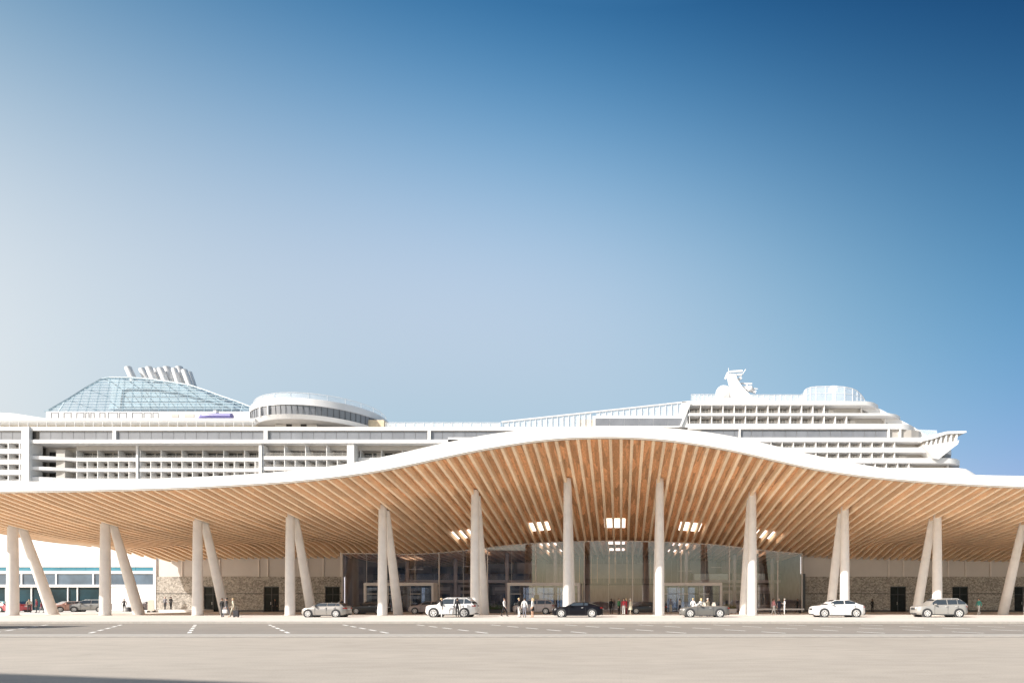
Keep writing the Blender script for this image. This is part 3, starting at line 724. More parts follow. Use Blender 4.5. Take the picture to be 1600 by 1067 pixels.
# --- open deck over the main block
part(MB().box(wx(-170,153), wx(400,153), 153, 180, sz(667)+.01, wz(657.5,153)), 'terrace_wall', 'shiptan')
part(MB().prism_z([(wx(-170,149),149),(wx(398,149),149),(wx(398,149),181),(wx(-170,149),181)], wz(657.4,149), wz(653.5,149)), 'upper_deck', 'shipwhite')
screen(-160, 400, 659.5, 667, 146.4, 14.6, m='rail')
screen(603, 783, 660.5, 667, 146.4, 14.8)
mb = MB()
for p in range(-12, 400, 12):
    if rnd.random() < .75: mb.box(wx(p,152.9), wx(p+7,152.9), 152.85, 152.99, sz(666.8)+.02, wz(659.5,152.9))
part(mb, 'terrace_window', 'shiptan')
part(MB().prism_y([(wx(-170,151),wz(653.4,151)),(wx(70,151),wz(653.4,151)),(wx(48,151),wz(650,151)),(wx(22,151),wz(646,151)),(wx(-10,151),wz(644,151)),(wx(-170,151),wz(644,151))], 151, 178), 'aft_house', 'shipwhite')
part(MB().box(wx(72,154), wx(396,154), 154, 180, wz(653.4,154)-.1, wz(642.8,154)), 'dome_base', 'shipwhite')
mb = MB(); p = 80
while p < 250:
    w = rnd.choice((5,8,11,15)); Y = 151.2
    mb.box(wx(p,Y)-.09, wx(p,Y)+.09, Y-.1, Y+.1, wz(653.4,149), wz(644.5,Y)); mb.box(wx(p+w,Y)-.09, wx(p+w,Y)+.09, Y-.1, Y+.1, wz(653.4,149), wz(644.5,Y))
    mb.box(wx(p,Y)+.1, wx(p+w,Y)-.1, Y-.08, Y+.08, wz(645.8,Y), wz(644.6,Y)); p += w + rnd.choice((3,5,9))
part(mb, 'windbreak_frame', 'shipwin')
for a, b in ((268,279),(288,303)): part(MB().box(wx(a,153.9), wx(b,153.9), 153.9, 153.99, wz(652,153.9), wz(647,153.9)), 'terrace_door', 'shipcream')
# violet slide tube
sl = MB().tube([(wx(309,150),150.4,wz(654.5,150)),(wx(316,150),150,wz(651.2,150)),(wx(330,150),150,wz(650,150)),(wx(362.5,150),150,wz(650,150))], [.35,.75,.78,.78], 14)
part(sl, 'slide_tube', 'violet', smooth=40)
part(MB().box(wx(332,150.5), wx(336,150.5), 150.9, 152, wz(653.4,149), wz(640,150.5)), 'slide_post', 'shipwhite')
# glass dome
out = [(70,643),(78,640.5),(110,622),(135,606),(160,592),(172,590),(205,590.3),(240,593),(270,597.5),(300,602.5),(325,611),(345,618.5),(370,627),(393,636),(394,643)]
YD0, YD1 = 157., 163.
def dome_y(py): return YD0 + (YD1-YD0)*(643-py)/53.
def D(px, py, back=False):
    Y = dome_y(py); p = Vector((wx(px,Y), Y, wz(py,Y)))
    if back: p.y = 2*166 - Y
    return p
mb = MB()
n = len(out)
mb.add([D(*p) for p in out], [tuple(range(n))]); mb.add([D(*p, back=True) for p in out], [tuple(range(n))])
vs = [D(*p) for p in out] + [D(*p, back=True) for p in out]
mb.add(vs, [(i, i+1, n+i+1, n+i) for i in range(n-1)])
dome = part(mb, 'glass_dome', 'domeglass', fix=False)
def top_of(px):
    for (xa, ya), (xb, yb) in zip(out, out[1:]):
        if xa <= px <= xb: return ya + (yb-ya)*(px-xa)/max(xb-xa, .01)
    return 643
def span_at(py):
    l = [xa + (xb-xa)*(py-ya)/(yb-ya) for (xa,ya),(xb,yb) in zip(out, out[1:]) if ya != yb and min(ya,yb) <= py <= max(ya,yb)]
    return (min(l), max(l)) if len(l) > 1 else None
off3 = Vector((0,-.12,0))
mb = MB()
for (a, b) in zip(out, out[1:]): mb.bar(D(*a)+off3, D(*b)+off3, .55, .3)
mb2 = MB()
for (a, b) in zip(out, out[1:]): mb2.bar(D(*a, back=True), D(*b, back=True), .4, .3)
mb2.build('dome_rim', M['steel'], dome)
dome_frame = mb.build('dome_rim', M['steel'], dome)
mb = MB()
for k in range(23):
    pb = 78 + k*14.2; lean = 10 if pb < 180 else 4
    pt = pb + lean; t = top_of(min(pt, 392)) + .6
    if t > 641: continue
    MB().bar(D(pb, 643)+off3, D(min(pt,392), t)+off3, .17, .15).build('glazing_bar', M['steel'], dome)
for k in range(1, 12):
    py = 643 - k*4.3; s = span_at(py)
    if s: MB().bar(D(s[0]+.5, py)+off3*1.6, D(s[1]-.5, py)+off3*1.6, .12, .12).build('glazing_bar', M['steel'], dome)
for k in range(0, 23, 2):
    pb = 78 + k*14.2; t = top_of(min(pb, 392)) + .6
    if t < 640: MB().bar(D(pb, t), D(pb, t, True), .2, .2).build('roof_bar', M['steel'], dome)
part(MB().prism_y([(wx(183,168),wz(644,168)),(wx(188,168),wz(612,168)),(wx(178,168),wz(597,168)),(wx(300,168),wz(608,168)),(wx(345,168),wz(625,168)),(wx(375,168),wz(640,168)),(wx(375,168),wz(644,168))], 165.2, 169.5), 'funnel_casing', 'casing')
for k, (pt, yt, pb, yb, rr) in enumerate(((200,574.5,210,596,.95),(222,577,232,598,.95),(232.5,574.5,243,599,.95),(243,577,253,599,.8),(250.5,576,261,601,.9),(260.5,574.5,271,603,1.05),(272,576,281,604,.8),(279.5,574.2,291,606,1.05),(288,578.5,299,608,.85),(295.5,582,305,610,.8))):
    Y = 166 + (k % 2)*2.2
    a, b = Vector((wx(pb,Y),Y,wz(yb,Y))), Vector((wx(pt,Y),Y,wz(yt,Y)))
    pp = part(MB().tube([a, b], rr, 18), 'funnel_pipe', 'shipwhite', smooth=40)
    d = (b-a).normalized(); MB().tube([b-d*.25, b+d*.01], [rr*.8, rr*.8], 16).build('pipe_mouth', M['dark'], pp)
# round lounge
LC = (wx(504.5,163), 163.); A_, B_ = wx(603,163)-LC[0], 17.2
def ring(z0, z1, ka, kb, name, m, n=72, cap=True):
    prof = [(ka, 0), (kb, z1-z0)]
    if cap: prof = [(.02, 0)] + prof + [(.02, z1-z0)]
    return part(MB().lathe((LC[0], LC[1], z0), [(r*A_, h) for r, h in prof], n, sy=B_/A_), name, m, smooth=35)
Yn = LC[1]-B_
zl = [wz(y, Yn) for y in (652, 646.3, 631.5, 620.5, 610.5)]
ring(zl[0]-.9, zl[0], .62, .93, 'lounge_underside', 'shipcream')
ring(zl[0]+.004, zl[1], .95, .995, 'lounge_sill', 'shipwhite')
ring(zl[1]+.004, zl[2], .975, .985, 'lounge_window', 'shipwin')
ring(zl[2]+.004, zl[3], 1.0, .985, 'lounge_rim', 'shipwhite')
rg = ring(zl[3]+.004, zl[4], .93, .93, 'lounge_railing', 'frost', cap=False)
mb = MB()
for k in range(72):
    a = 2*math.pi*k/72; x, y = LC[0]+A_*.935*math.cos(a), LC[1]+B_*.935*math.sin(a)
    if k % 3 == 0: MB().tube([(x,y,zl[3]),(x,y,zl[4])], .045, 4).build('rail_post', M['shipwhite'], rg)
mb.tube([(LC[0]+A_*.935*math.cos(2*math.pi*k/72), LC[1]+B_*.935*math.sin(2*math.pi*k/72), zl[4]) for k in range(73)], .055, 5)
mb.build('handrail', M['shipwhite'], rg)
for a in (-158,-141,-118,-108.5):
    x, y = LC[0]+A_*.992*math.cos(R(a)), LC[1]+B_*.992*math.sin(R(a))
    part(MB().tube([(x,y,zl[1]),(x,y,zl[2]+.05)], .33, 6), 'lounge_mullion', 'shipwhite')
for k in range(40):
    a = R(-175 + k*4.6); x, y = LC[0]+A_*.985*math.cos(a), LC[1]+B_*.985*math.sin(a)
    part(MB().tube([(x,y,zl[1]),(x,y,zl[2])], .06, 4), 'glazing_bar', 'dark')
hb = part(MB().box(wx(430,150), wx(495,150), 150, 168, sz(667)+.01, zl[0]-.5), 'lounge_base', 'shipcream')
for a, b in ((447.5,456),(470,479)): MB().box(wx(a,150), wx(b,150), 149.93, 149.995, wz(666.3,150), wz(658.5,150)).build('window', M['doorwin'], hb)
part(MB().box(wx(493,156), wx(600,156), 156, 172, sz(667)+.01, wz(656,156)), 'lounge_base', 'shiptan')
# ------------------------------------------------------------------ white wing beyond the canopy's left end
wing = tag(empty('wing_building', (-85, 85, 0)), 'sunlit white building with teal band and dark windows behind the left end of the canopy', 'building')
YV = 85.
def vx(px): return wx(px, YV)
def vz(py): return wz(py, YV)
x0, x1 = vx(-140), vx(248)
MB().box(x0, x1, YV, YV+.4, vz(885.6), 14).box(x0, x1, YV, YV+.4, vz(896), vz(891.4)).box(x0, x1-.5, YV-.12, YV+.4, vz(917), vz(913)).box(vx(174), x1, YV-.02, YV+.4, 0, vz(917.1)).box(vx(243.5), x1, YV, YV+.4, vz(912.9), vz(896.1)).build('wall', M['conc'], wing)
MB().box(x0, x1-.05, YV+.42, YV+18, 0, 13.6).build('rear_block', M['panel'], wing)
px = -140.
while px < 246:
    b = min(px+39, 247.5)
    MB().box(vx(px)+.02, vx(b)-.02, YV+.10, YV+.16, vz(891.4), vz(885.6)).build('teal_band', M['teal'], wing); px += 39
ups = [-140,-90,-40,33,87,145,202,243.5]
for a, b in zip(ups, ups[1:]):
    w = MB().box(vx(a)+.12, vx(b)-.12, YV+.14, YV+.2, vz(913), vz(896)).build('window', M['bluewin'], wing)
    MB().box(vx(a)-.10, vx(a)+.115, YV+.02, YV+.25, vz(913)+.004, vz(896)-.004).build('frame', M['white'], w)
lows = [-140,-95,-50,8,48,105,120,174]
for a, b in zip(lows, lows[1:]):
    w = MB().box(vx(a)+.08, vx(b)-.08, YV+.2, YV+.26, .02, vz(917)).build('window', M['navywin'], wing)
    MB().box(vx(a)-.07, vx(a)+.075, YV+.05, YV+.3, .02, vz(917)-.004).build('frame', M['white'], w)

# ------------------------------------------------------------------ unseen office block added behind the camera to cast a shadow on the plaza
off = tag(empty('shadow_office_block', (-45, -12, 0), 0), 'plain unseen office block added behind the viewpoint for its shadow', 'building')
def rotp(x, y, a=R(-11.8)): return (-33.3 + x*math.cos(a) - y*math.sin(a), -1.4 + x*math.sin(a) + y*math.cos(a))
OX0, OX1, OH = -40., 9., 15.
MB().prism_z([rotp(OX0,-14), rotp(OX1,-14), rotp(OX1,0), rotp(OX0,0)], 0, OH).build('wall', M['brick'], off)
for fl in range(4):
    for k in range(14):
        xa = OX0 + 1.2 + k*3.4; z = 1.2 + fl*3.5
        MB().prism_z([rotp(xa,.02), rotp(xa+2.4,.02), rotp(xa+2.4,.06), rotp(xa,.06)], z, z+1.9).build('window', M['bluewin'], off)
# coach added unseen, left of the view, to cast a shadow on the road
cb = tag(empty('shadow_coach', (-45.3, 30.3, RZ)), 'unseen white two-storey bus added to shade the road', 'shadow_coach')
cx, cy, cz = -45.3, 30.3, RZ
rings = []
for xx, zb, zt, hw in ((-6,.5,3.4,1.1),(-5.9,.35,4.0,1.22),(-5.5,.32,4.2,1.25),(5.6,.32,4.2,1.25),(5.9,.35,4.1,1.22),(6,.6,3.9,1.12)):
    rings.append([(cx+xx, cy-hw, cz+zb),(cx+xx, cy-hw, cz+zt-.25),(cx+xx, cy-hw+.2, cz+zt),(cx+xx, cy+hw-.2, cz+zt),(cx+xx, cy+hw, cz+zt-.25),(cx+xx, cy+hw, cz+zb)])
MB().loft(rings).build('body', M['shipwhite'], cb, smooth=35)
for s in (-1, 1):
    for k in range(6):
        xa = cx-5.3+k*1.75; MB().box(xa, xa+1.6, cy+s*1.255-.01, cy+s*1.255+.01, cz+1.2, cz+1.95).box(xa, xa+1.6, cy+s*1.255-.01, cy+s*1.255+.01, cz+2.6, cz+3.6).build('window', M['carglass'], cb)
    for xx in (-4., 3.6):
        w = MB().lathe((cx+xx, cy+s*1.1, cz+.5), [(.01,-.17),(.48,-.17),(.5,-.1),(.5,.1),(.48,.17),(.01,.17)], 20, axis='y').build('wheel', M['tyre'], cb, smooth=35)
        MB().lathe((cx+xx, cy+s*1.1, cz+.5), [(.01,-.19),(.26,-.19),(.26,.19),(.01,.19)], 16, axis='y').build('rim', M['rim'], w, smooth=35)
# ------------------------------------------------------------------ cars (nose towards -x, origin on the ground at the middle)
def paint(name, c, metal=.0, rough=.3, spec=.5): return mat(name, c, rough, metal=metal, var=.02, scale=1., coat=.1, spec=spec)
PAINT = dict(silver=paint('silver_car_paint', (.34,.33,.31), .25, .4), white=paint('white_car_paint', (.74,.73,.71)), black=paint('black_car_paint', (.006,.006,.009), spec=.15),
    grey=paint('grey_car_paint', (.15,.145,.135), .2), stone=paint('warm_grey_car_paint', (.36,.34,.315), .3, .3), rose=paint('pinkish_white_car_paint', (.52,.46,.44)), red=paint('red_car_paint', (.50,.10,.12)),
    salmon=paint('salmon_car_paint', (.62,.36,.28)), teal=paint('teal_car_paint', (.05,.36,.40)), charcoal=paint('charcoal_car_paint', (.03,.03,.03)), mauve=paint('mauve_grey_car_paint', (.36,.31,.30)))
def lerp_t(t, x):
    for (a, b), (c, d) in zip(t, t[1:]):
        if a <= x <= c: return b + (d-b)*(x-a)/max(c-a, 1e-6)
    return t[0][1] if x < t[0][0] else t[-1][1]
SPEC = {   # fractions of the length from the nose
 'sedan': dict(top=[(0,.44),(.015,.56),(.06,.63),(.28,.70),(.33,.72),(.82,.75),(.96,.72),(.99,.62),(1,.50)], cab=(.24,.42,.68,.88), wx=(.19,.80)),
 'hatch': dict(top=[(0,.44),(.02,.57),(.07,.64),(.27,.72),(.33,.73),(.85,.77),(.97,.74),(.995,.6),(1,.5)], cab=(.23,.42,.80,.985), wx=(.18,.80)),
 'suv':   dict(top=[(0,.42),(.01,.55),(.05,.61),(.26,.66),(.32,.665),(.9,.70),(.975,.68),(.995,.55),(1,.45)], cab=(.24,.38,.84,.985), wx=(.185,.80)),
 'coupe': dict(top=[(0,.42),(.015,.55),(.06,.64),(.28,.72),(.33,.735),(.85,.78),(.97,.74),(.99,.62),(1,.5)], cab=(.27,.45,.66,.92), wx=(.19,.79)),
 'open':  dict(top=[(0,.50),(.015,.62),(.06,.72),(.30,.80),(.34,.82),(.85,.84),(.97,.80),(.99,.66),(1,.5)], cab=(.30,.38,.40,.42), wx=(.19,.79)),
}
def make_car(kind, L, W, H, body, wr=.33):
    S = SPEC[kind]; t = empty('car')
    def X(f): return (f-.5)*L
    hw = W/2; st = []
    fr = sorted(set([0,.008,.02,.05,.1,.16,.22,.28,.34,.42,.5,.58,.66,.74,.82,.88,.93,.97,.985,.995,1.]))
    gc = .17 + (.06 if kind == 'suv' else 0)
    for f in fr:
        zt = lerp_t(S['top'], f)*H; e = min(f, 1-f)
        w = hw*(1 - .34*max(0, 1-e/.10)**2.2); zb = gc + .16*max(0, 1-e/.05)
        zm = (zb*.45+zt*.55)
        half = [(w*.86, zb), (w*.97, zb+.06), (w, zb+(zm-zb)*.6), (w*.985, zm), (w*.965, zt-.10), (w*.90, zt-.025), (w*.70, zt), (w*.25, zt+.018)]
        st.append([(X(f), -y, z) for y, z in half] + [(X(f), y, z) for y, z in reversed(half)])
    MB().loft(st).build('body', body, t, smooth=50)
    c0, c1, c2, c3 = S['cab']; zb0 = lerp_t(S['top'], c0)*H-.03; zb1 = lerp_t(S['top'], c3)*H-.05
    wb, wt = hw*.90, hw*.70
    def belt(f): return lerp_t(S['top'], f)*H - .03
    def side_y(f, z): return wb + (wt-wb)*min(1, max(0, (z-belt(f))/(H-belt(f))))
    if kind != 'open':
        cs = []
        for f, k in ((c0,0.),(c0+(c1-c0)*.5,.56),(c1-.015,.94),(c1+.03,1.),((c1+c2)/2,1.02),(c2-.02,1.),(c2+.03,.93),(c2+(c3-c2)*.55,.55),(c3,.02)):
            b = belt(f); z = b + (H*.985-b)*k; z = max(z, b+.015)
            yt = side_y(f, z)
            cs.append([(X(f), -wb, b), (X(f), -yt-.01, z-.06*k), (X(f), -yt+.10*k+.02, z), (X(f), yt-.10*k-.02, z), (X(f), yt+.01, z-.06*k), (X(f), wb, b)])
        MB().loft(cs).build('cabin', body, t, smooth=45)
        # glass: windscreen, rear window, side windows (real panes just proud of the shell)
        def slope(fa, fb, ka, kb, name):
            za, zb_ = belt(fa)+(H-belt(fa))*ka, belt(fb)+(H-belt(fb))*kb
            s = -1 if fb > fa else 1
            d = Vector((zb_-za, 0, -(X(fb)-X(fa)))).normalized()*(-1 if fb > fa else 1)*.03
            pts = []
            for f, z, sg in ((fa, za, -1), (fa, za, 1), (fb, zb_, 1), (fb, zb_, -1)):
                y = (side_y(f, z)-.10)*sg; pts.append((X(f)+d.x, y, z+abs(d.z)))
            mb = MB().add(pts + [(p[0]-d.x*.4, p[1], p[2]-.012) for p in pts], [(0,1,2,3),(7,6,5,4),(0,4,5,1),(1,5,6,2),(2,6,7,3),(3,7,4,0)])
            mb.build(name, M['carglass'], t)
        slope(c0+.02, c1-.005, .09, .93, 'windscreen'); slope(c3-.02, c2+.012, .12, .93, 'rear_window')
        ndoor = {'coupe': [(c1*.35+c0*.65, .62), (.64, c2+.05)]}.get(kind, [(c1*.45+c0*.55, .575), (.595, .775), (.79, c2+(c3-c2)*(.35 if kind != 'suv' else .62))])
        def top_k(f):
            if f < c1: return .12 + .74*(f-c0)/(c1-c0)
            if f > c2: return .86 - .70*(f-c2)/(c3-c2)
            return .86
        for fa, fb in ndoor:
            n = 6; fs_ = [fa+(fb-fa)*i/n for i in range(n+1)]
            for sg in (-1, 1):
                lo, hi = [], []
                for f in fs_:
                    b = belt(f); zl_, zh = b + .06, max(b + (H-b)*top_k(f), b+.07)
                    lo.append((X(f), sg*(side_y(f, zl_)+.022), zl_)); hi.append((X(f), sg*(side_y(f, zh)+.022), zh))
                ring_ = lo + hi[::-1]; inn = [(p[0], p[1]-sg*.015, p[2]) for p in ring_]; m_ = len(ring_)
                MB().add(ring_+inn, [tuple(range(m_)), tuple(range(2*m_-1, m_-1, -1))] + [(i, (i+1)%m_, (i+1)%m_+m_, i+m_) for i in range(m_)]).build('side_window', M['carglass'], t)
        if kind == 'suv':
            for sg in (-1, 1): MB().tube([(X(c1+.02), sg*wt*.86, H*.975),(X(c1+.06), sg*wt*.86, H+.035),(X(c2-.03), sg*wt*.86, H+.035),(X(c2), sg*wt*.86, H*.975)], .02, 6).build('roof_rail', M['rim'], t)
        MB().tube([(X(c2-.04), 0, H), (X(c2-.01), 0, H+.10)], [.03,.01], 6).build('aerial', M['dark'], t)
    else:
        b = belt(c0); a = MB()
        for sg in (-1, 1): a.bar((X(c0), sg*wb*.92, b), (X(c1+.01), sg*wb*.74, H), .05)
        a.bar((X(c1+.01), -wb*.74, H), (X(c1+.01), wb*.74, H), .05); a.build('windscreen_frame', M['rim'], t)
        MB().add([(X(c0)+.01, -wb*.9, b), (X(c0)+.01, wb*.9, b), (X(c1+.01), wb*.72, H-.03), (X(c1+.01), -wb*.72, H-.03)], [(0,1,2,3)]).build('windscreen', M['rail'], t)
        MB().box(X(.37), X(.78), -wb*.78, wb*.78, H*.55, lerp_t(S['top'], .55)*H+.012).build('cockpit', M['seat'], t)
        for f in (.50, .70):
            for sg in (-1, 1):
                MB().box(X(f)-.07, X(f)+.09, sg*.38-.24, sg*.38+.24, H*.80, H*.98).box(X(f)-.03, X(f)+.06, sg*.38-.12, sg*.38+.12, H*.982, H*1.10).build('seat', M['seat'], t)
        MB().lathe((X(.43), -.38, H*.88), [(.15,-.02),(.19,-.02),(.19,.02),(.15,.02),(.15,-.02)], 16, axis='y').build('steering_wheel', M['dark'], t)
    # wheels in dark arches
    for f in S['wx']:
        for sg in (-1, 1):
            x = X(f); e = min(f, 1-f); w = hw
            MB().lathe((x, sg*(w-.16), wr+.01), [(.01,-.17),(wr+.075,-.17),(wr+.075,.17),(.01,.17)], 26, axis='y').build('wheel_arch', M['dark'], t, smooth=35)
            wh = MB().lathe((x, sg*(w-.09), wr), [(.02,-.12),(wr*.9,-.12),(wr,-.09),(wr,.09),(wr*.9,.12),(.02,.12)], 26, axis='y').build('wheel', M['tyre'], t, smooth=35)
            mb = MB(); yo = sg*(w+.035)
            mb.lathe((x, yo, wr), [(wr*.60,-.012),(wr*.74,-.012),(wr*.74,.012),(wr*.60,.012),(wr*.60,-.012)], 24, axis='y')
            for k in range(7):
                a = 2*math.pi*k/7 + .3; p = Vector((math.cos(a), 0, math.sin(a)))
                mb.bar(Vector((x, yo, wr))+p*.03, Vector((x, yo, wr))+p*wr*.66, .075, .016, up=(0,1,0))
            mb.lathe((x, yo, wr), [(.005,-.014),(.07,-.014),(.07,.014),(.005,.014)], 12, axis='y').build('rim', M['rim'], wh, smooth=35)
    # lamps, grille, plate, mirrors, handles, sills
    zf = lerp_t(S['top'], .02)*H
    for sg in (-1, 1):
        mb = MB(); mb.loft([[(X(.004)-.006, sg*hw*.42, zf-.15),(X(.004)-.006, sg*hw*.42, zf-.05),(X(.012)-.008, sg*hw*.66, zf-.04),(X(.012)-.008, sg*hw*.66, zf-.16)],[(X(.055), sg*(hw*.885), zf-.11),(X(.055), sg*(hw*.885), zf+.0),(X(.06), sg*hw*.93, zf+.0),(X(.06), sg*hw*.93, zf-.11)]]).build('headlight', M['lampw'], t)
        zr = lerp_t(S['top'], .97)*H
        MB().loft([[(X(.999)+.008, sg*hw*.45, zr-.22),(X(.999)+.008, sg*hw*.45, zr-.10),(X(.998)+.008, sg*hw*.68, zr-.09),(X(.998)+.008, sg*hw*.68, zr-.22)],[(X(.955), sg*hw*.90, zr-.20),(X(.955), sg*hw*.90, zr-.08),(X(.95), sg*hw*.95, zr-.08),(X(.95), sg*hw*.95, zr-.2)]]).build('tail_light', M['lampr'], t)
        fm = S['cab'][0]+.10
        MB().box(X(fm)-.06, X(fm)+.07, min(sg*hw*.92, sg*(hw+.16)), max(sg*hw*.92, sg*(hw+.16)), belt(fm)+.02, belt(fm)+.15).build('wing_mirror', body, t)
        for f in ((.55,.75) if kind not in ('coupe','open') else (.60,)):
            MB().box(X(f)-.09, X(f)+.09, min(sg*hw*.95, sg*(hw*.99+.03)), max(sg*hw*.95, sg*(hw*.99+.03)), belt(f)-.15, belt(f)-.115).build('door_handle', M['rim'], t)
        MB().box(X(S['wx'][0])+wr+.12, X(S['wx'][1])-wr-.12, min(sg*hw*.80, sg*hw*.985), max(sg*hw*.80, sg*hw*.985), gc-.03, gc+.05).build('sill', M['dark'], t)
        mb = MB()
        for f in ((.33,.585,.78) if kind not in ('coupe','open') else (.34,.66)):
            mb.box(X(f)-.006, X(f)+.006, min(sg*hw*.93, sg*(hw+.004)), max(sg*hw*.93, sg*(hw+.004)), gc+.10, belt(f)-.06)
        mb.build('door_gap', M['dark'], t)
    MB().box(X(0)-.012, X(.02), -hw*.40, hw*.40, zf-.26, zf-.08).build('grille', M['dark'], t)
    MB().box(X(0)-.02, X(.03), -hw*.5, hw*.5, gc+.03, gc+.13).build('air_intake', M['dark'], t)
    MB().box(X(1)-.04, X(1)+.015, -.26, .26, .62*H*.8, .62*H*.8+.11).build('number_plate', M['lampw'], t)
    MB().box(X(.985), X(1)+.012, -hw*.55, hw*.55, gc+.02, gc+.12).build('rear_valance', M['dark'], t)
    return t
def car(kind, L, W, H, colr, pxm, Y, label, group=None, rz=0., wr=.33, cat='car'):
    c = make_car(kind, L, W, H, PAINT[colr], wr)
    c.location = (wx(pxm, Y), Y, 0); c.rotation_euler.z = rz
    return tag(c, label, cat, group)
gF, gM, gL = 'cars standing in the sunlit drop-off lane', 'cars waiting in the shade by the glass front', 'cars parked before the white wing'
car('hatch', 3.95, 1.75, 1.32, 'stone', 511, 49.9, 'silver-grey low hatchback at the left end of the drop-off lane, nose to the left', gF, R(3), .33)
car('suv', 4.5, 1.9, 1.74, 'white', 707, 49.95, 'white off-road car with people standing at its side in the drop-off lane', gF, 0, .40)
car('coupe', 4.6, 1.85, 1.36, 'black', 903, 49.9, 'glossy black low car in front of a tall column in the drop-off lane', gF, 0, .36)
car('open', 4.45, 1.85, 1.22, 'grey', 1100, 49.9, 'grey open-topped convertible with cream seats in the drop-off lane', gF, 0, .37)
car('sedan', 4.7, 1.9, 1.58, 'white', 1307, 49.95, 'white saloon car in the drop-off lane in front of a sunlit column', gF, 0, .38)
car('suv', 4.5, 1.9, 1.66, 'silver', 1466, 49.95, 'silver estate car at the right end of the drop-off lane', gF, R(-4), .37)
car('hatch', 4.0, 1.75, 1.42, 'charcoal', 580, 62, 'charcoal hatchback in the shade behind the column by the left entrance', gM)
car('sedan', 4.6, 1.8, 1.42, 'mauve', 672, 63, 'mauve-grey saloon in the shade behind the white off-road car', gM)
car('suv', 4.7, 1.85, 1.60, 'rose', 835, 62, 'pinkish-white car in the shade before the middle entrance', gM)
car('sedan', 4.4, 1.8, 1.36, 'charcoal', 1012, 63, 'dark saloon in the shade right of the people in red', gM)
car('hatch', 3.8, 1.75, 1.45, 'teal', -2, 73, 'teal hatchback at the left edge of the view', gL)
car('hatch', 3.2, 1.7, 1.42, 'red', 23, 71.5, 'red small car half hidden by the leftmost column', gL)
car('hatch', 3.9, 1.75, 1.42, 'salmon', 106, 73, 'salmon-coloured car parked end-on before the white wing', gL, R(72))
car('suv', 4.2, 1.8, 1.62, 'silver', 141, 74, 'silver high-roofed car beside the salmon one', gL, R(25))
car('hatch', 3.6, 1.7, 1.42, 'mauve', 232, 80, 'mauve-grey car just left of the sunlit stone wall', gL, R(60))

